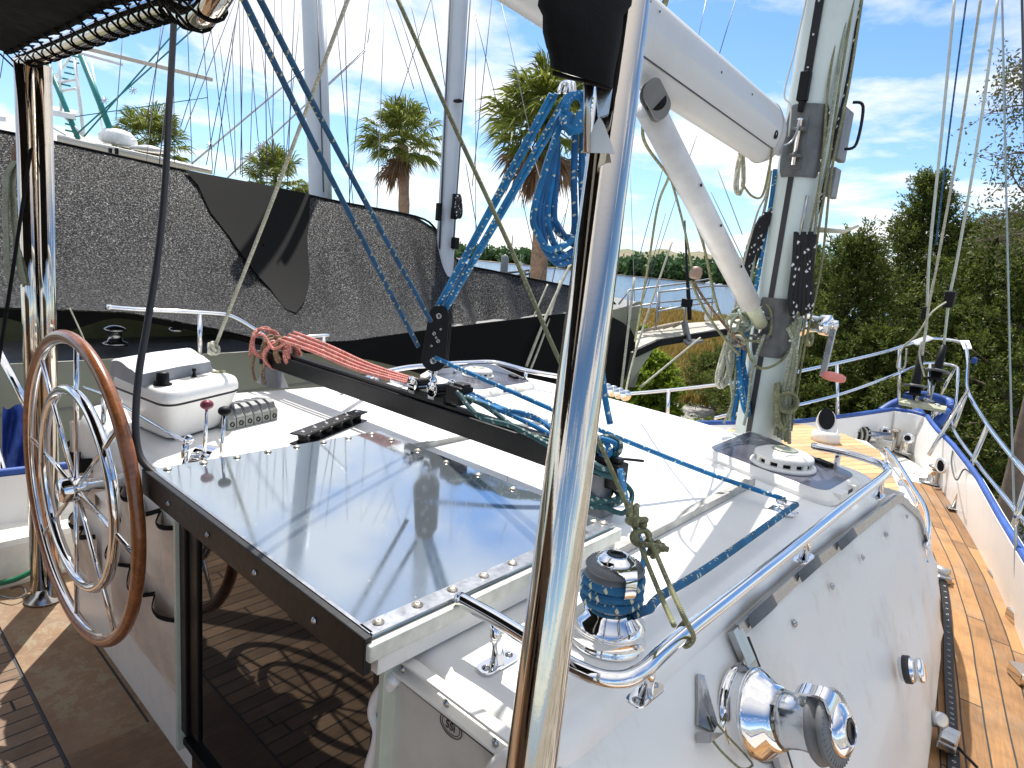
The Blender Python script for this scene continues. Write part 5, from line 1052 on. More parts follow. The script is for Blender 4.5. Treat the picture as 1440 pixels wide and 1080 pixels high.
# side deck gear
gt = thing('genoa_track', 'black perforated sheet track curving along the shaded teak side deck', 'sheet track', tuple(PZ(1335, 950, 0)))
tp_ = [PZ(x, y, .004) for x, y in ((1323, 808), (1329, 850), (1332, 900), (1333, 950), (1336, 1000), (1338, 1045), (1340, 1100))]; tp_ = cat(tp_, 6)
mb = MB()
for a, b in zip(tp_, tp_[1:]): mb.beam(a+V(0, 0, .012), b+V(0, 0, .012), .034, .022)
mb.build('rail', blackm, gt)
for a, b in zip(tp_[1::1], tp_[2::1]): MB().lathe([(.0065, 0), (.005, .0008), (.0045, 0), (0, 0)], a.lerp(b, .5)+V(0, 0, .0235), (0, 0, 1), 10).build('bolt_hole', alu, gt)
es = PZ(1326, 812, .03); MB().box(es, (.07, .09, .04), Matrix.Rotation(.3, 3, 'Z')).build('end_stop', dull, gt, .01); MB().tube([es+V(-.06, .04, .02), es+V(.02, .02, .02)], .028, 14).build('end_roller', alu, gt)
cc_ = PZ(1334, 1040, .04); gc = thing('genoa_car', 'grey sheet lead car with roller on the black deck track', 'track car', tuple(cc_)); MB().box(cc_, (.055, .12, .03)).box(cc_+V(0, -.03, .015), (.05, .05, .03)).build('car_body', dull, gc, .006); MB().lathe([(.026, -.024), (.026, .024), (.018, .026), (0, .027)], cc_+V(-.045, .03, .035), (.6, -.6, .5), 22).build('roller', alu, gc); MB().tube([cc_+V(.03, -.02, 0), cc_+V(.09, -.05, -.02)], .005, 8).build('plunger', blackm, gc)
for j, (px, py, d_) in enumerate(((1431, 868, 0), (1437, 948, 0))):
    c = PZ(px, py, .03); th = thing('chainplate', ('far' if j == 0 else 'near')+' stainless chainplate fitting on the right edge of the teak deck', 'chainplate', tuple(c))
    MB().box(c, (.06, .10, .05), Matrix.Rotation(.5, 3, 'Z')).build('plate', poleste, th, .004)
    if j == 0: MB().tube([c, PY(1430, 800, c.y), PY(1428, 740, c.y)], [.009, .012, .006], 10).build('turnbuckle', dull, th)
ln('shroud', [(1409, -8, 3.6), (1413, 180, 3.65), (1417, 360, 3.7), (1421, 540, 3.7), (1427, 740, 3.6)], .0055, basic('shroud_steel', (.36, .4, .38), .35, .7), 'single shroud wire at the far right running down to the deck chainplate')
ln('shroud', [(1437, -8, 3.2), (1440, 120, 3.2), (1444, 300, 3.2)], .006, wired, 'dark shroud cutting the upper right corner')
ln('bow_cable', [(1273, 560, 6.0), (1276, 590, 5.9), (1290, 614, 5.8), (1315, 612, 5.8), (1337, 600, 5.8)], .006, rubber, 'thin black cable drooping from the bow plank to the rail')
ln('rail_cable', [(1342, 625, 4.9), (1338, 650, 4.5), (1345, 675, 4.3), (1358, 660, 4.3), (1385, 690, 3.9), (1410, 720, 3.7)], .005, rubber, 'thin black cable looped along the lower starboard rail')
# port side rail seen over the roof
pr_ = thing('port_rail', 'thin stainless rail beyond the roof edge left of the mast', 'guard rail', tuple(D(938, 580, 4.7)))
MB().tube(cat(DD([(868, 555, 4.4), (940, 549, 4.5), (1036, 538, 4.7)]), 5), .013, 10).build('rail', steel, pr_); MB().tube(DD([(940, 549, 4.5), (938, 588, 4.45)]), .015, 10).build('stanchion', steel, pr_)
MB().tube(cat(DD([(1005, 588, 4.4), (1036, 582, 4.5), (1056, 592, 4.4)]), 5), .012, 10).build('low_hoop', steel, pr_)
pb2 = thing('sheet_blocks', 'row of small steel sheaves at the far roof edge behind the pole', 'blocks', tuple(D(868, 548, 3.7)))
for j in range(4): MB().lathe([(0, -.006), (.032, -.006), (.034, 0), (.032, .006), (0, .006)], D(853+j*9, 547+j*3, 3.6), (.8, -.5, 0), 22).build('sheave', steel, pb2)
# port side cockpit edge, lower left
ps = thing('guard_rail', 'slanting stainless rails behind the wheel at the left edge', 'guard rail', tuple(D(20, 700, 2.8)))
MB().tube(DD([(-10, 480, 2.9), (22, 540, 2.9), (48, 590, 2.9)]), .018, 12).build('upper_rail', steel, ps); MB().tube(DD([(-10, 610, 2.8), (12, 690, 2.8), (40, 775, 2.8)]), .014, 12).build('lower_rail', steel, ps)
G = [[D(x+6*sin(y*.05)+4*i, y, 3.3+.05*sin(i*1.3+y*.03)) for i in range(10)] for y in range(570, 760, 12)]
tag(MB().slab([[D(4+i*4.6, y+4*sin(i), 3.25+.06*sin(i*1.1+y*.04)) for i in range(10)] for y in range(572, 770, 12)], .004).build('blue_tarp', basic('blue_tarp', (.02, .06, .3), .6, 0, .4, 10, .5, 30)), 'crumpled dark blue tarp hanging behind the wheel at the left edge', 'tarp')
st_ = thing('side_seat', 'white moulded coaming with a green hose at the lower left edge', 'coaming', tuple(PZ(10, 800, 0)))
MB().box(V(-3.22, .55, .10), (.36, 1.2, .22)).build('coaming_block', whited, st_, .03)
rope_t('green_hose', [PZ(-10, 822, .05), PZ(20, 815, .06), PZ(46, 803, .08)], .012, basic('hose_green', (.01, .16, .07), .4), 'short dark green hose end lying on the cockpit floor by the pole', 'hose', world=True)
rope_t('wire_loop', [PZ(0, 838, .02), PZ(20, 842, .02), PZ(36, 835, .02), PZ(30, 825, .03), PZ(15, 828, .02)], .003, wired, 'thin wire loop lying on the cockpit floor by the pole', 'wire', world=True)

ln('vang_purchase', [(975, 395, 2.5), (990, 420, 2.55), (1015, 452, 2.6), (1048, 492, 2.62)], .0055, r_brown, 'brown line of the vang purchase running to the mast foot')
ln('vang_purchase', [(972, 395, 2.5), (985, 425, 2.55), (1008, 462, 2.6), (1040, 500, 2.62)], .0055, r_ol, 'olive line of the vang purchase running to the mast foot')
ln('vang_purchase', [(973, 378, 2.5), (962, 320, 2.4), (940, 240, 2.25), (912, 160, 2.05)], .0045, r_ol, 'olive line from the vang block down to the brown fitting')
tag(MB().lathe([(.018, 0), (.024, .01), (.024, .03), (.018, .045), (0, .05)], D(976, 392, 2.5), (.2, 0, 1), 14).build('line_fitting', basic('brown_fitting', (.3, .2, .15), .5)), 'small brown swivel block where three lines meet left of the vang', 'block')
ln('mast_side_line', [(1054, 395, 2.7), (1030, 450, 2.68), (1022, 500, 2.68), (1030, 560, 2.7), (1018, 595, 2.72)], .006, r_green, 'grey-green line hanging beside the cream hank left of the mast')
ln('mast_side_line', [(1075, 470, 2.64), (1058, 520, 2.66), (1052, 570, 2.7), (1046, 598, 2.72)], .0065, r_green, 'grey line lying on the left face of the mast above its foot')
# ================================================================ neighbouring boat
rnd = random.Random(11)
nb = thing('moored_sailboat', 'neighbouring beige sailboat under the black shade cloth', 'sailboat', (-4.2, 2, -1.5))
NS = [(-3, -4.6), (0, -4.3), (2, -4.22), (4, -4.35), (6, -4.6), (7.6, -4.9), (8.4, -5.1), (8.8, -5.3)]
def ns(y): return lerp(NS, y)[0]
def nz(y): return .60+.004*y*y
hullm = basic('hull_beige', (.27, .28, .21), .4, 0, .06, 1.5)
G = [[V(ns(y)+.02, y, nz(y)+.10), V(ns(y)+.03, y, nz(y)), V(ns(y), y, nz(y)-.4), V(ns(y)-.1-.03*y, y, -.6), V(ns(y)-.5-.05*y, y, -1.3), V(ns(y)-1.2, y, -2.2)] for y in frange(-3, 9.1, 40)]
MB().grid(G).build('hull', hullm, nb)
MB().grid([[V(ns(y)+.022, y, nz(y)-.17), V(ns(y)+.024, y, nz(y)-.185)] for y in frange(-3, 9, 40)], False).build('rub_line', basic('hull_line', (.2, .2, .17), .6), nb)
MB().grid([[V(ns(y)+.03, y, nz(y)+.105), V(ns(y)-.25, y, nz(y)+.13), V(ns(y)-2.4, y, nz(y)+.15)] for y in frange(-3, 8.9, 30)]).build('deck', basic('grey_deck', (.17, .17, .165), .6, 0, .2, 8), nb)
MB().grid([[V(ns(y)-.55, y, nz(y)+.1), V(ns(y)-.62, y, nz(y)+.38), V(ns(y)-1.8, y, nz(y)+.42)] for y in frange(-3, 6.5, 20)], False).build('cabin_side', basic('dark_olive_cabin', (.12, .13, .06), .7, 0, .3, 4), nb)
for (px, py, w_) in ((162, 487, 17), (247, 468, 9)):
    c = D(px, py-2, 3.95); s_ = 3.95/893; o = MB().lathe([(w_*s_, 0), (w_*s_, 4*s_), (w_*.6*s_, 6*s_), (w_*.5*s_, 18*s_*w_/17), (w_*s_*.85, 20*s_*w_/17), (w_*s_*.8, 24*s_*w_/17), (w_*.4*s_, 27*s_*w_/17), (0, 28*s_*w_/17)], c, (0, 0, 1), 24).build('deck_winch', dull, nb)
rl = MB(); rl.tube(cat(DD([(150, 432, 3.2), (200, 436, 3.35), (300, 441, 3.6), (330, 447, 3.7), (368, 470, 3.85), (380, 478, 3.9), (455, 472, 4.1), (460, 474, 4.15)]), 5), .014, 8); rl.build('rail', steel, nb)
for a, b in (((281, 441, 3.55), (281, 500, 3.55)), ((455, 473, 4.1), (455, 500, 4.1))): MB().tube([D(*a), D(*b)], .014, 8).build('stanchion', steel, nb)
# foredeck platform with rail and anchor
dB = 9.2
pf = MB(); pf.prism([D(893, 494, 8.6), D(925, 478, 9.0), D(1072, 456, 10.4), D(1060, 447, 11.0), D(960, 455, 10.0), D(895, 466, 9.2)], V(0, 0, -.05)); pf.build('bow_platform', basic('platform_deck', (.42, .40, .33), .6, 0, .2, 3), nb)
mb = MB()
for a, b in zip([(893, 495, 8.58), (926, 480, 8.98), (1000, 468, 9.7), (1073, 457, 10.38)], [(926, 480, 8.98), (1000, 468, 9.7), (1073, 457, 10.38), (1062, 447, 11.05)]): mb.beam(D(*a)-V(0, 0, .02), D(*b)-V(0, 0, .02), .05, .10)
mb.build('black_edge', blackp, nb)
mb = MB(); mb.prism([D(893, 497, 8.6), D(925, 482, 9.0), D(918, 492, 9.0), D(900, 520, 8.7), D(893, 545, 8.6), D(884, 545, 8.7)], V(-.1, .05, 0)); mb.build('stem', hullm, nb)
rails = (((870, 428, 9.2), (885, 408, 9.2), (965, 398, 9.8), (1000, 392, 10.2)), ((884, 433, 9.2), (930, 425, 9.6), (1006, 419, 10.4)), ((925, 411, 9.0), (1000, 402, 9.7), (1050, 402, 10.6), (1046, 403, 10.8)), ((925, 438, 9.0), (965, 430, 9.5), (1008, 424, 10.2)))
for r_ in rails: MB().tube(DD(r_), .014, 8).build('bow_rail', wire, nb)
for a, b in (((883, 408, 9.2), (883, 452, 9.2)), ((925, 411, 9.0), (922, 463, 9.0)), ((928, 403, 9.5), (926, 452, 9.5)), ((1003, 402, 10.1), (1000, 450, 10.1)), ((964, 430, 9.5), (963, 457, 9.5))): MB().tube([D(*a), D(*b)], .014, 8).build('bow_stanchion', wire, nb)
ak = MB(); ak.prism([D(958, 475, 9.3), D(990, 478, 9.4), D(967, 484, 9.2)], V(0, 0, -.03)); ak.beam(D(962, 452, 9.4), D(968, 480, 9.3), .05, .09); ak.build('anchor', greyp, nb)
MB().box(D(997, 440, 10.2), (.12, .12, .26)).build('bow_light', whited, nb, .04); MB().tube(DD([(963, 310, 9.4), (966, 380, 9.4), (969, 430, 9.4), (970, 450, 9.4)]), [.012, .02, .035, .03], 10).build('furler', blackp, nb); MB().box(D(966, 426, 9.4), (.14, .12, .13)).build('furler_drum', blackp, nb, .02)
for k in range(5): MB().tube(DD([(905+k*14, 465-k*2, 9.1+k*.12), (945+k*5, 456-k, 9.3+k*.1)]), .025, 8).build('chain_gear', basic('chain_tan', (.4, .32, .24), .7, 0, .3) if k == 0 else bpy.data.materials['chain_tan'], nb)
# shade cloth
t = NT('shade_cloth'); v = t.coord(); a_ = t.noise(v, 85, 3, .9, .5); b_ = t.noise(v, 3, 5, .6)
tn = t.n('TexCoord'); g_ = t.ramp(a_, [(.48, (.002, .002, .002)), (.56, (.010, .010, .011)), (.62, (.11, .11, .11)), (.70, (.42, .42, .42))])  # pale speckle in the albedo paints sunlight sparkling through the mesh
t.set(Base_Color=t.mix(t.ramp(b_, [(.35, (.35, .35, .35)), (.65, (0, 0, 0))]), g_, (.02, .02, .021)), Roughness=.42); t.l(t.ramp(a_, [(.50, (.03, .03, .03)), (.62, (1., 1., 1.))]), t.b.inputs['Specular IOR Level']); t.bump(a_, 1.0, .012); shade = t.m
t = NT('shade_cloth_darkened'); v = t.coord(); a2 = t.noise(v, 75, 3, .8); t.set(Base_Color=t.ramp(a2, [(.55, (.0025, .0025, .0025)), (.75, (.006, .006, .006))]), Roughness=.85); t.b.inputs['Specular IOR Level'].default_value = .15; t.bump(a2, .3, .004); shade2 = t.m  # darkened copy of the mesh, with shade put into the colour
sc_ = thing('shade_cloth', 'huge black mesh shade cloth draped over the neighbouring boat', 'shade cloth', (-4.5, 2, .6))
TOP = [(-90, 166, -6.0), (0, 185, -6.0), (60, 197, -6.0), (133, 213, -6.0), (233, 235, -5.95), (287, 247, -5.9), (370, 262, -5.8), (480, 285, -5.65), (585, 305, -5.5), (612, 322, -5.4), (628, 350, -5.35), (645, 368, -5.3), (665, 376, -5.25), (690, 381, -5.2), (745, 392, -5.15), (790, 401, -5.15), (835, 410, -5.2), (862, 424, -5.2), (880, 452, -5.1), (892, 476, -5.0)]
BOT = [(-90, 428, -4.0), (0, 433, -3.95), (180, 440, -3.9), (300, 462, -3.9), (360, 476, -3.9), (430, 481, -3.92), (490, 480, -3.95), (610, 463, -4.0), (700, 452, -4.1), (790, 441, -4.25), (850, 440, -4.45), (880, 456, -4.7), (892, 480, -4.9)]
G = []; nx = 150
for i in range(nx+1):
    px = -90+982*i/nx; ty, tX = lerp(TOP, px); by, bX = lerp(BOT, px); A_ = PX(px, ty, tX); B_ = PX(px, by, bX); row = []
    fold = max(0, min(1, (px-560)/60))*(1 if px < 870 else 0)
    for j in range(33):
        t_ = j/32; p = A_.lerp(B_, t_); sg = sin(pi*t_); p.z -= sg*(.29+.06*fold); w_ = sg*(.010*sin(px*.045+t_*4)+.006*sin(px*.11-t_*7))
        w_ += fold*sg*(.055*sin((px-600)*.085-t_*7.5)+.028*sin((px-600)*.19-t_*9+1))+ (.03*math.exp(-((px-470-t_*60)/14)**2)*sg)
        p += V(.6, 0, .6)*w_; row.append(p)
    G.append(row)
CG = G; MB().slab(G, .004).build('sloping_cloth', shade, sc_)
SK = [(405, 482), (430, 497), (480, 500), (520, 506), (560, 516), (620, 535), (700, 548), (790, 552), (850, 556), (872, 552), (884, 520), (892, 490)]
G = []
for i in range(61):
    px = 405+487*i/60; by, bX = lerp(BOT, px); sy = lerp(SK, px)[0]; A_ = PX(px, by, bX+.012); B_ = PX(px, sy, bX+.03); G.append([A_.lerp(B_, j/8)+V(.02*sin(px*.06+j*.4)*(j/8), 0, 0) for j in range(9)])
MB().slab(G, .004).build('hanging_skirt', shade2, sc_)
G = []
for i in range(31):
    px = -60+440*i/30; by, bX = lerp(BOT, px); dip = 26*max(0, 1-abs(px-82)/70)+6*max(0, 1-abs(px-10)/60); A_ = PX(px, by+1, bX-.03); B_ = PX(px, by+8+dip, bX-.06); G.append([A_, A_.lerp(B_, .5), B_])
MB().slab(G, .004).build('dark_hem', shade2, sc_)
# near-black panel that paints the V-shaped mast shadow onto the cloth
def on_cloth(px, t_, off=.02):
    ty, tX = lerp(TOP, px); by, bX = lerp(BOT, px); p = PX(px, ty, tX).lerp(PX(px, by, bX), t_); p.z -= sin(pi*t_)*.29; return p+V(.55, 0, .75)*off
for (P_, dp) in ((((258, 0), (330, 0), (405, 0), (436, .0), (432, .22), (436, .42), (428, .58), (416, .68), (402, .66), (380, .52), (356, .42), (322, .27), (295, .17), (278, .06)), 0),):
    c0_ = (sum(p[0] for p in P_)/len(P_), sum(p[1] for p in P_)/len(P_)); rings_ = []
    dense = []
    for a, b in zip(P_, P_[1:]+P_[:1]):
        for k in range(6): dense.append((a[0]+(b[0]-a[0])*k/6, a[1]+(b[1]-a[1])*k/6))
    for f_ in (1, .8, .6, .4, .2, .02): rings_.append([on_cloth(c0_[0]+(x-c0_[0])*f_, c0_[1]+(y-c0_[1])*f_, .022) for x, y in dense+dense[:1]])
    MB().grid(rings_).build('painted_v_shadow', shade2, sc_)
MB().tube(cat([lerpv for lerpv in [PX(p[0], p[1], p[2])+V(0, 0, .004) for p in TOP]], 4), .012, 6).build('edge_rope', shade2, sc_)
# masts of the neighbours
grm = basic('mast_grey', (.50, .54, .58), .4, 0, .08, 2)
def spar(name, label, a, b, w0, extra=()):
    A_, B_ = D(*a), D(*b); th = thing(name, label, 'mast', tuple(B_)); d_ = (A_-B_); r_ = w0/2*dep(B_)/893
    MB().tube([B_-d_*.5, B_, A_, A_+d_*.5], r_, 20).build('spar', grm, th)
    for (a2, b2, w_) in extra: MB().tube([D(*a2), D(*b2)], w_/2*dep(D(*b2))/893, 8).build('track', wired if w_ < 6 else grm, th)
    return th
spar('far_mast', 'pale grey mast rising behind the shade cloth left of the first palm', (437, -8, 6.6), (448, 275, 6.6), 26, (((454, -8, 6.5), (463, 280, 6.5), 8), ((446, -8, 6.42), (455, 270, 6.42), 2)))
m2 = spar('far_mast', 'pale grey mast standing between the two palms with cleats near its foot', (646, -8, 6.9), (626, 352, 6.9), 26, (((633, -8, 6.8), (618, 350, 6.8), 2.5), ((662, -8, 6.8), (637, 352, 6.8), 2)))
for (px, py, w_, h_) in ((640, 283, 3, 10), (639, 300, 4, 8), (617, 298, 3, 12), (640, 342, 5, 8), (644, 142, 6, 2)): MB().box(D(px, py, 6.75), (w_*2*6.8/893, .06, h_*2*6.8/893)).build('cleat', blackp, m2, .01)
hank('rope_hank', 'dark rope hank hanging on the grey mast between the palms', 645, 290, 9, 34, 3, 6.7, .018, r_black, 0, 31)
# rigging wires
lines = [((174, 30), (163, 168)), ((233, 20), (205, 175)), ((312, -5), (254, 178)), ((333, -5), (258, 188)), ((338, -5), (290, 232)), ((343, -5), (338, 245)), ((362, 20), (386, 215)), ((386, -5), (383, 225)), ((396, -5), (400, 225)), ((424, -5), (402, 222)), ((470, -5), (497, 290)), ((484, -5), (492, 290)), ((541, -5), (530, 292)), ((542, -5), (582, 125)), ((561, 15), (606, 160)), ((575, -5), (590, 60)), ((607, -5), (560, 142)), ((606, -5), (626, 122)), ((669, -5), (669, 332)), ((668, 20), (700, 150)), ((692, -5), (664, 262)), ((703, -5), (748, 200)), ((655, 230), (672, 330)), ((730, 260), (750, 350)), ((745, 200), (795, 380)), ((800, 280), (768, 440)), ((795, 300), (720, 500)), ((994, -5), (975, 85)), ((1036, -5), (1002, 108)), ((980, 190), (966, 232)), ((886, 230), (893, 440)), ((942, 200), (890, 395)), ((960, 250), (905, 420)), ((1000, 270), (1045, 365)), ((936, 300), (900, 430)), ((1155, -5), (1130, 130)), ((768, 10), (776, 60)), ((8, 60), (0, 110)), ((520, 40), (517, 60)), ((1010, 240), (1044, 330))]
_r = random.Random(8)
for i in range(16): x0 = _r.uniform(225, 520); lines.append(((x0, -5), (x0+_r.uniform(-45, 30), 225+(x0-225)*.22)))
for i, (a, b) in enumerate(lines):
    d_ = 8.5+(i*37 % 11)*.25; o = MB().tube([D(*a, d_), D(*b, d_)], .0062, 6).build('rigging_wire', wired if i % 3 else wire); tag(o, 'thin rigging wire of the boats moored behind, seen against the sky', 'rigging wire', 'thin rigging wires against the sky')
for i, (pts, r_, lab) in enumerate(((((892, 390), (872, 560)), .014, 'cream mooring line dropping from the neighbouring bow beside the cloth corner'), (((945, 340), (895, 490), (878, 560)), .012, 'second cream line crossing the neighbouring bow rail'), (((985, 475), (900, 545)), .012, 'pale line slanting over the green bush'), (((802, 372), (770, 440), (740, 515)), .016, 'pale line hanging over the cloth just left of the foreground pole'), (((788, 395), (765, 470), (746, 520)), .012, 'thinner pale line left of the foreground pole'), (((770, 400), (740, 470), (718, 525)), .010, 'leftmost pale line hanging over the cloth by the pole'))):
    tag(rope('mooring_line', [(x, y, 7.0-.3*k) for k, (x, y) in enumerate(pts)], r_, r_cream), lab, 'rope')
# outriggers and tower of the sport fishing boat
yt = thing('motor_yacht', 'white sportfishing boat roof with tuna tower showing above the cloth at left', 'motor yacht', tuple(D(180, 260, 13)))
cream_ = basic('yacht_cream', (.66, .62, .54), .35, 0, .08, 1); green_ = basic('teal_pipe', (.03, .22, .2), .4, .3); yw_ = basic('yacht_white', (.82, .82, .8), .3)
G = []
for t_ in frange(0, 1, 14):
    x = 80+216*t_; y = 189+49*t_; h = 11*(1-.55*t_); G.append([D(x, y+h, 12.6+.6*t_), D(x, y+2, 12.5+.6*t_), D(x+1, y, 12.9+.6*t_), D(x+3, y-.5, 14.5+.6*t_), D(x+3, y+h+2, 14.6+.6*t_)])
mb = MB(); mb.slab(G, .02); mb.build('hardtop', cream_, yt)
MB().grid([[D(80+210*t_, 193+49*t_+9*(1-.4*t_), 12.7+.6*t_), D(80+210*t_, 200+49*t_+50, 12.7+.6*t_)] for t_ in (0, 1)], False).build('cabin_side', cream_, yt)
for x in (155, 164): MB().box(D(x, 213, 12.45), (.085, .05, .13)).build('window', blackp, yt, .01)
MB().lathe([(.26, 0), (.34, .05), (.34, .16), (.25, .26), (.1, .30), (0, .31)], D(165, 203, 13.2), (0, 0, 1), 24).build('radome', yw_, yt); MB().box(D(174, 200, 13.2), (.5, .4, .16)).build('radar_bar', yw_, yt, .06)
MB().lathe([(.36, 0), (.34, .04), (.1, .10), (0, .1)], D(210, 212, 13.2), (0, 0, 1), 20).build('antenna_dish', yw_, yt)
MB().box(D(66, 195, 12.7), (.14, .14, .12)).build('lamp', yw_, yt, .03)
def pipe(par, nm, pts, r, m): return MB().tube(DD(pts), r, 8).build(nm, m, par)
for a, b, m_, w_ in (((64, 82, 13), (110, 195, 13), green_, .05), ((114, 78, 13), (156, 185, 13), green_, .06), ((84, 75, 13), (86, 160, 13), yw_, .03), ((105, 82, 13), (118, 192, 13), yw_, .035), ((99, 80, 13.3), (62, 132, 13.3), yw_, .03), ((128, 85, 13.4), (146, 195, 13.4), yw_, .02), ((52, 78, 13.4), (30, 160, 13.4), yw_, .03), ((70, 118, 13), (108, 112, 13), yw_, .03), ((86, 128, 13), (107, 125, 13), yw_, .03), ((92, 165, 13), (118, 192, 13), yw_, .03), ((40, 160, 13), (92, 190, 13), yw_, .015)): pipe(yt, 'tower_pipe', (a, b), w_, m_)
for k in range(6): pipe(yt, 'tower_rung', ((88+k*3-3, 118-k*8, 13), (99+k*3, 121-k*8, 13)), .018, green_)
for k in range(3): pipe(yt, 'tower_rung', ((92, 165+k*9, 13), (106, 168+k*9, 13)), .018, green_)
MB().prism([D(52, 151, 12.8), D(105, 161, 12.8), D(110, 156, 13.6), D(52, 144, 13.8)], V(0, 0, -.10)).build('tower_platform', yw_, yt)
MB().prism([D(-5, 163, 12.8), D(8, 164, 12.8), D(8, 161, 13.6), D(-5, 159, 13.8)], V(0, 0, -.10)).build('tower_platform', yw_, yt)
for k, (a, b, w_) in enumerate((((309, 8), (104, 192), 2.2), ((262, 27), (118, 192), 2.2), ((292, 137), (106, 164), 1.4), ((428, 96), (270, 230), 2.6), ((512, 70), (320, 250), 2.4), ((515, 70), (430, 150), 1.6))):
    d_ = 12; o = MB().tube([D(*a, d_), D(*b, d_)], w_/2*d_/893, 8).build('outrigger', green_ if k < 3 else alu); tag(o, ('long dark fishing outrigger slanting over the left of the sky' if k < 3 else 'pale fishing outrigger slanting down behind the cloth left of centre'), 'outrigger', 'dark outriggers' if k < 3 else 'pale outriggers')
for k, (px, py) in enumerate(((147, 141), (187, 127), (296, 205), (365, 205))):
    mb = MB()
    for j in range(4): a_ = j*.8+.3; mb.tube([D(px-6*cos(a_), py-6*sin(a_), 12), D(px+6*cos(a_), py+6*sin(a_), 12)], .008, 5)
    tag(mb.build('spreader_star', alu), 'small star-shaped wire spreader on an outrigger', 'spreader', 'star spreaders on the outriggers')
for k, (a, b, w_) in enumerate((((112, 66), (298, 112), 6), ((95, 70), (172, 91), 4))):
    o = MB().beam(D(*a, 11), D(*b, 11), w_*11/893, w_*11/893*.8).build('crosstree', basic('crosstree_tan', (.52, .45, .36), .5) if k == 0 else basic('crosstree_pale', (.7, .7, .72), .4), None, .01); tag(o, 'long tan spreader bar crossing the sky at upper left' if k == 0 else 'shorter pale spreader bar below the long tan one', 'spreader')
# ================================================================ foliage
def leafmat(name, c1, c2, c3=None, tr=.35):
    t = NT(name); v = t.coord(); f = t.noise(v, 1.6, 4, .7); g = t.n('ObjectInfo')
    geo = t.n('NewGeometry'); col = t.ramp(t.math('ADD', t.math('MULTIPLY', f, .5), t.math('MULTIPLY', geo.outputs['Random Per Island'], .5)), [(.2, c1), (.6, c2), (.85, c3 or c2)])
    t.set(Base_Color=col, Roughness=.55); t.b.inputs['Specular IOR Level'].default_value = .25
    d = t.n('BsdfTranslucent'); t.l(col, d.inputs[0]); m = t.n('MixShader'); m.inputs[0].default_value = tr; t.l(t.b.outputs[0], m.inputs[1]); t.l(d.outputs[0], m.inputs[2])
    out = [n for n in t.t.nodes if n.type == 'OUTPUT_MATERIAL'][0]; t.l(m.outputs[0], out.inputs[0]); return t.m
def mesh_np(name, V_, F_, m, parent=None):
    me = bpy.data.meshes.new(name); nv = len(V_); nf = len(F_); k = F_.shape[1]
    me.vertices.add(nv); me.vertices.foreach_set('co', V_.astype(np.float32).ravel()); me.loops.add(nf*k); me.loops.foreach_set('vertex_index', F_.astype(np.int32).ravel())
    me.polygons.add(nf); me.polygons.foreach_set('loop_start', np.arange(0, nf*k, k, dtype=np.int32)); me.polygons.foreach_set('loop_total', np.full(nf, k, dtype=np.int32)); me.update(calc_edges=True); me.validate()
    me.materials.append(m); o = bpy.data.objects.new(name, me); COL.objects.link(o)
    if parent: o.parent = parent; o.matrix_parent_inverse = Matrix.Translation(-Vector(parent.location))
    return o
RG = np.random.default_rng(5)
def unit(a): return a/np.maximum(np.linalg.norm(a, axis=-1, keepdims=True), 1e-9)
def leaves(P, dirs, L, Wd):
    """kite-shaped leaves: P (n,3) bases, dirs (n,3) unit, L/Wd lengths"""
    n = len(P); r = unit(RG.normal(size=(n, 3))); s = unit(np.cross(dirs, r)); L = np.broadcast_to(L, (n,))[:, None]; Wd = np.broadcast_to(Wd, (n,))[:, None]
    Vv = np.stack([P, P+dirs*L*.45+s*Wd*.5, P+dirs*L, P+dirs*L*.45-s*Wd*.5], 1).reshape(-1, 3); return Vv, np.arange(4*n).reshape(n, 4)
bark = basic('bark', (.16, .12, .09), .9, 0, .3, 8, .6, 20); palmbark = basic('palm_trunk', (.30, .19, .12), .9, 0, .35, 12, .8, 14)
cedm = leafmat('cedar_leaves', (.032, .052, .010), (.105, .14, .025), (.27, .28, .06)); 
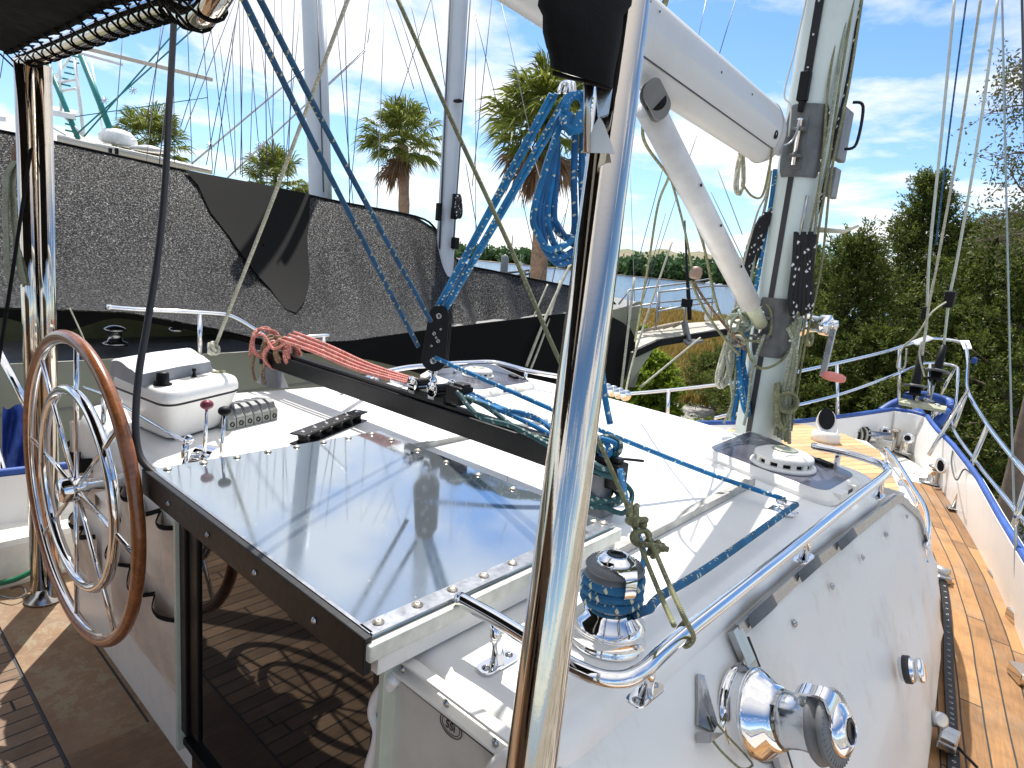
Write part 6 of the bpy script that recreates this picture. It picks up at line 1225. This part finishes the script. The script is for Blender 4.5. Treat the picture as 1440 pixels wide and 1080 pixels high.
def cedar(name, label, base, H, Rr, seed, nl=150, spray=60, m=None, lo=.18, leafL=.11, catg='tree', group=None, dead=0):
    rg = np.random.default_rng(seed); th = thing(name, label, catg, tuple(base), group); base = Vector(base)
    pts = [base+V(.15*sin(k*1.7+seed), .15*cos(k*1.3+seed), H*k/6) for k in range(7)]; tb = MB(); tb.tube(cat(pts, 3), [max(.03, H*.03*(1-k/18.5)) for k in range(19)], 9)
    PP = []; DDv = []
    for i in range(nl):
        hz_ = lo+(1-lo)*rg.random()**.85; z = H*hz_; a = rg.random()*2*pi; rad = Rr*1.25*(1-((hz_-lo)/(1-lo))**1.6)*rg.uniform(.3, 1.15)+.15; up_ = .25+.5*hz_
        o = np.array([base.x, base.y, base.z+z]); d = np.array([cos(a), sin(a), up_*rg.uniform(.3, 1.1)]); d/=np.linalg.norm(d); Ln_ = rad
        if i % 3 == 0: tb.tube([Vector(o), Vector(o+d*Ln_*.5+np.array([0, 0, -.03*Ln_])), Vector(o+d*Ln_)], [.035*Ln_/1.2+.008, .02, .008], 5)
        nsb = 9+int(6*rad)
        for k in range(nsb):
            t_ = rg.uniform(.25, 1.05); c = o+d*Ln_*t_+rg.normal(size=3)*.13*Ln_; sdir = unit(d*.7+rg.normal(size=3)*.55+np.array([0, 0, .35])); n_ = int(spray*rg.uniform(.4, 1.2)); l_ = rg.uniform(.15, .5)*(.5+.3*Rr)
            tt = rg.random(n_)[:, None]; PP.append(c+sdir*l_*tt+rg.normal(size=(n_, 3))*(.012+.05*(1-tt))*(.6+.25*Rr)); DDv.append(unit(sdir+rg.normal(size=(n_, 3))*.6))
    tb.build('trunk', bark, th); PP = np.concatenate(PP); DDv = np.concatenate(DDv); Vv, Ff = leaves(PP, DDv, leafL*rg.uniform(.6, 1.4, len(PP)), leafL*.42); mesh_np('crown', Vv, Ff, m or cedm, th); return th
def gnd(px, d_, z=-3.0): p = D(px, 400, d_); return V(p.x, p.y, z)
GT = [(1283, 15, 7.05, 1.6, 1, 'bushy dark cedar whose feathery top rises highest, left of the forestays'), (1195, 13.5, 5.5, 1.7, 2, 'spreading cedar filling the gap right of the mast'), (1345, 14.5, 6.0, 1.6, 3, 'dark cedar behind the forestays'), (1128, 17, 5.3, 1.5, 4, 'cedar partly hidden behind the mast'), (1400, 12.5, 6.1, 1.7, 5, 'dense cedar at the right edge behind the shroud'), (1475, 11, 6.2, 1.7, 6, 'cedar cut by the right edge of the picture'), (1250, 12, 3.6, 1.5, 7, 'low dark cedar boughs just above the bow rail'), (1030, 21, 1.9, 1.3, 8, 'small dark cedar bush beside the marsh left of the mast'), (1350, 10.5, 3.1, 1.4, 9, 'low cedar growth beyond the bow on the right'), (1155, 12.5, 2.9, 1.4, 14, 'low dark scrub cedar behind the port bow rail')]
for (px, d_, H, R_, sd_, lab) in GT: cedar('cedar_tree', lab, gnd(px, d_), H, R_, sd_, nl=int(46+20*H), spray=40, leafL=.070, lo=.08, group='cedars on the right bank')
# oak with small leaves hanging in from the right edge
oakm = leafmat('oak_leaves', (.05, .06, .02), (.12, .13, .05), (.22, .2, .1))
ok_ = thing('oak_tree', 'thin-twigged oak reaching in from the upper right edge', 'tree', tuple(gnd(1500, 8)))
tb = MB(); PP = []; DDv = []; rg = np.random.default_rng(4)
tk_ = [gnd(1500, 8), D(1490, 400, 8), D(1475, 200, 8), D(1465, 100, 8)]; tb.tube(cat(tk_, 5), [.16-.008*k for k in range(16)], 9)
for (a, b, c) in (((1475, 200), (1445, 150), (1388, 160)), ((1475, 190), (1440, 120), (1395, 135)), ((1480, 260), (1440, 215), (1400, 228)), ((1470, 150), (1440, 95), (1430, 100)), ((1480, 330), (1430, 300), (1385, 310)), ((1480, 300), (1440, 270), (1420, 240)), ((1490, 350), (1440, 330), (1395, 335))):
    P_ = cat([D(*a, 8), D(*b, 7.9), D(*c, 7.7)], 8); tb.tube(P_, [.022-.0011*k for k in range(len(P_))], 5)
    for k in range(5, len(P_)):
        for q_ in range(2):
            e = np.array(P_[k])+rg.normal(size=3)*.13; tb.tube([P_[k], Vector(e)], .0035, 4); n_ = 14; PP.append(e+rg.normal(size=(n_, 3))*.07); DDv.append(unit(rg.normal(size=(n_, 3))))
tb.build('trunk', bark, ok_); PP = np.concatenate(PP); Vv, Ff = leaves(PP, np.concatenate(DDv), .055, .026); mesh_np('crown', Vv, Ff, oakm, ok_)
# bright bush and scrub near the neighbouring bow
bushm = leafmat('bush_leaves', (.10, .16, .015), (.24, .33, .035), (.36, .42, .08), .5)
for (px, d_, H, R_, s2, lab) in ((930, 15, 2.4, .85, 21, 'yellow-green bush under the neighbouring bow platform'), (890, 16, 3.1, .8, 22, 'yellow-green bush showing beside the cloth corner')): cedar('bush', lab, gnd(px, d_), H, R_, s2, nl=110, spray=30, m=bushm, lo=.05, leafL=.13, catg='bush')
# marsh grass
gm = leafmat('marsh_grass', (.13, .12, .025), (.32, .22, .06), (.38, .24, .10), .4); gmat = []
n_ = 60000; bb = np.radians(RG.uniform(6, 33, n_)); dd_ = 23+58*RG.random(n_)**1.3; P_ = np.stack([-np.sin(bb)*dd_, np.cos(bb)*dd_, np.full(n_, -2.99)], 1); dr_ = unit(np.stack([RG.normal(size=n_)*.25, RG.normal(size=n_)*.25, np.ones(n_)], 1)); Vv, Ff = leaves(P_, dr_, RG.uniform(.35, .9, n_)*(.6+.5*np.sin(P_[:, 0]*.5)*np.sin(P_[:, 1]*.3)), .035+dd_*.0012)
tag(mesh_np('marsh_grass', Vv, Ff, gm), 'brown and green marsh grass along the water', 'marsh grass', None, 'stuff')
# far woods across the river
fw = leafmat('far_woods_leaves', (.03, .075, .03), (.07, .14, .045), (.12, .2, .07), .2)
PP = []; 
for b_ in np.arange(16, 62, .11):
    k = 1.0
    base_d = np.interp(b_, [16, 26, 33, 36, 41, 46, 52, 62], [440, 500, 545, 590, 700, 820, 950, 1150]); Hh = np.interp(b_, [16, 22, 25, 31, 34, 38, 44, 52, 62], [10, 14, 17, 17, 11, 15, 17, 19, 21])*(1+.12*sin(b_*3.1)+.10*sin(b_*7.7)); base_d += 60*abs(sin(b_*1.7))
    n2 = 110; w_ = base_d*.008; c = np.array([-sin(radians(b_))*base_d, cos(radians(b_))*base_d, -2.7]); q = RG.normal(size=(n2, 3))*np.array([w_*.5, w_*.5, Hh*.22])+np.array([0, 0, Hh*.45]); q[:, 2] = np.clip(q[:, 2], 0, Hh*1.1); PP.append(c+q)
PP = np.concatenate(PP); Vv, Ff = leaves(PP, unit(RG.normal(size=(len(PP), 3))), 4.2, 3.6); tag(mesh_np('far_woods', Vv, Ff, fw), 'low green woods on the far bank of the river', 'woods', None, 'stuff')
t = NT('hill'); v = t.coord(); t.set(Base_Color=t.ramp(t.noise(v, .03, 6, .7), [(.35, (.10, .13, .05)), (.65, (.24, .19, .12))]), Roughness=.95)
G = []
for b_ in frange(14, 40, 40):
    w_ = max(0.0, sin(pi*(b_-14)/26))**.7; r0_ = 640; G.append([V(-sin(radians(b_))*(r0_+k*60), cos(radians(b_))*(r0_+k*60), -2.6+36*w_*sin(pi*min(1, k/5*.5+.0))*(1+.08*sin(b_*2))) for k in range(6)])
struct(MB().grid(G).build('far_hill', t.m))
# small boats on the river, dock piles
def far_boat(px, py, label, m_=True):
    p = PZ(px, py, -3.0); s_ = (p-CAM).length/893; th = thing('moored_yacht', label, 'boat', tuple(p)); u_ = RT.copy(); u_.z = 0; u_.normalize(); f_ = V(-u_.y, u_.x, 0)
    G = [[p+u_*(x*s_)+f_*(w2*s_)+V(0, 0, z*s_) for w2, z in ((-hw*.6, 0), (-hw, 2.2), (0, 2.5), (hw, 2.2), (hw*.6, 0))] for x, hw in ((-6, 1.2), (-3, 1.9), (1, 2), (4, 1.4), (7, .1))]; MB().grid(G).build('hull', yw_, th)
    MB().box(p+V(0, 0, 3.2*s_), (5*s_, 2*s_, 1.4*s_)).build('cabin', yw_, th)
    if m_: MB().tube([p+V(0, 0, 2*s_), p+V(0, 0, 14*s_)], .35*s_, 6).build('mast', grm, th)
far_boat(731, 372, 'tiny sailboat on the far river left of centre'); far_boat(923, 391, 'tiny sailboat on the river left of the vang'); far_boat(998, 400, 'small moored boat behind the neighbouring bow rail', False); far_boat(1012, 403, 'white motorboat on the river just left of the vang', False)
dk = thing('dock_rail', 'grey dock pile and thin handrail by the water behind the cloth', 'dock rail', tuple(D(707, 395, 30)))
MB().lathe([(.18, 0), (.18, 1.2), (.12, 1.35), (0, 1.4)], D(707, 400, 30), (0, 0, 1), 14).build('pile', greyp, dk); pipe(dk, 'handrail', ((712, 384, 29), (745, 380, 29)), .05, wired); pipe(dk, 'handrail', ((725, 388, 29), (745, 385, 29)), .05, wired)
for x in (738, 745): pipe(dk, 'rail_post', ((x, 380, 29), (x, 400, 29)), .05, wired)
tag(MB().tube(DD([(720, 346, 900), (721, 330, 900)]), .9, 5).build('radio_mast', wire), 'distant radio mast on the far bank', 'radio mast')
# palms
pg = leafmat('palm_green', (.06, .09, .015), (.20, .23, .035), (.38, .40, .09), .4); pd_ = leafmat('palm_dead', (.14, .08, .04), (.28, .17, .10), (.36, .25, .16), .3)
def palm(label, px, py, d_, Rpx, base_px, seed, nf=46, ndead=12, trunk=True):
    c = D(px, py, d_); R_ = Rpx*d_/893; rg = np.random.default_rng(seed); b0 = D(base_px[0], base_px[1], d_); b0 = c+(b0-c)*1.0; slope = Vector(((b0-c).x, (b0-c).y, 0))*(1/max(.1, c.z-b0.z)); g = V(c.x+slope.x*(c.z+3)*.6, c.y+slope.y*(c.z+3)*.6, -3)
    th = thing('palm_tree', label, 'palm', tuple(g)); 
    top_ = c-V(0, 0, R_*.12); P_ = cat([g, g.lerp(b0, .5), b0, top_], 8); mb = MB(); mb.tube(P_, [R_*.105*(1+.06*((k*7) % 3)) for k in range(len(P_))], 14); mb.build('trunk', palmbark, th)
    def fronds(n_, lo_, hi_, m_, nm, kk):
        Vs = []; 
        for i in range(n_):
            a = 2*pi*rg.random(); el = rg.uniform(lo_, hi_); d = np.array([cos(a)*cos(el), sin(a)*cos(el), sin(el)]); pl_ = R_*rg.uniform(.38, .62)*kk; tip = np.array(c)+d*pl_+np.array([0, 0, -.10*R_*(1-sin(el))])
            Vs.append((np.array(c)+d*.02, tip, .012*R_)); s_ = unit(np.cross(d, [0, 0, 1.])+rg.normal(size=3)*.15); upv = unit(np.cross(s_, d)); nl_ = 34
            for k in range(nl_):
                t_ = -1+2*k/(nl_-1); ang = t_*1.9; ld = unit(d*cos(ang)+s_*sin(ang)+upv*.10*rg.normal()+rg.normal(size=3)*.05); L_ = R_*.50*(1-.32*abs(t_))*rg.uniform(.8, 1.1)*kk; mid = tip+ld*L_*.6; e = tip+ld*L_+np.array([0, 0, -.22*L_*(1+rg.random()*.8)]); Vs.append((tip, mid, e))
        V4 = []; 
        for s3 in Vs:
            if isinstance(s3[2], float):
                A_, B_, w_ = s3; n2 = unit(np.cross(B_-A_, rg.normal(size=3)))*w_; V4 += [A_-n2, A_+n2, B_+n2*.6, B_-n2*.6]
            else:
                A_, M_, E_ = s3; n2 = unit(np.cross(M_-A_, rg.normal(size=3)))*R_*.0145; V4 += [A_, M_+n2, E_, M_-n2]
        V4 = np.array(V4); mesh_np(nm, V4, np.arange(len(V4)).reshape(-1, 4), m_, th)
    fronds(nf, -.35-.12*seed, 1.45, pg, 'crown', 1.0)
    if ndead: fronds(ndead, -1.35, -.65, pd_, 'dead_fronds', .85)
palm('cabbage palm with its whole trunk visible, between the two grey masts', 567, 197, 21, 68, (568, 300), 1, 58, 12)
palm('largest palm, half hidden behind the foreground pole and blue rope hank', 768, 172, 15, 106, (757, 390), 2, 64, 16)
palm('small palm crown above the cloth just behind the yacht roof', 212, 202, 22, 62, (205, 330), 3, 56, 4)
palm('lowest palm crown peeping over the cloth left of the grey mast', 388, 255, 24, 58, (384, 380), 4, 52, 2)
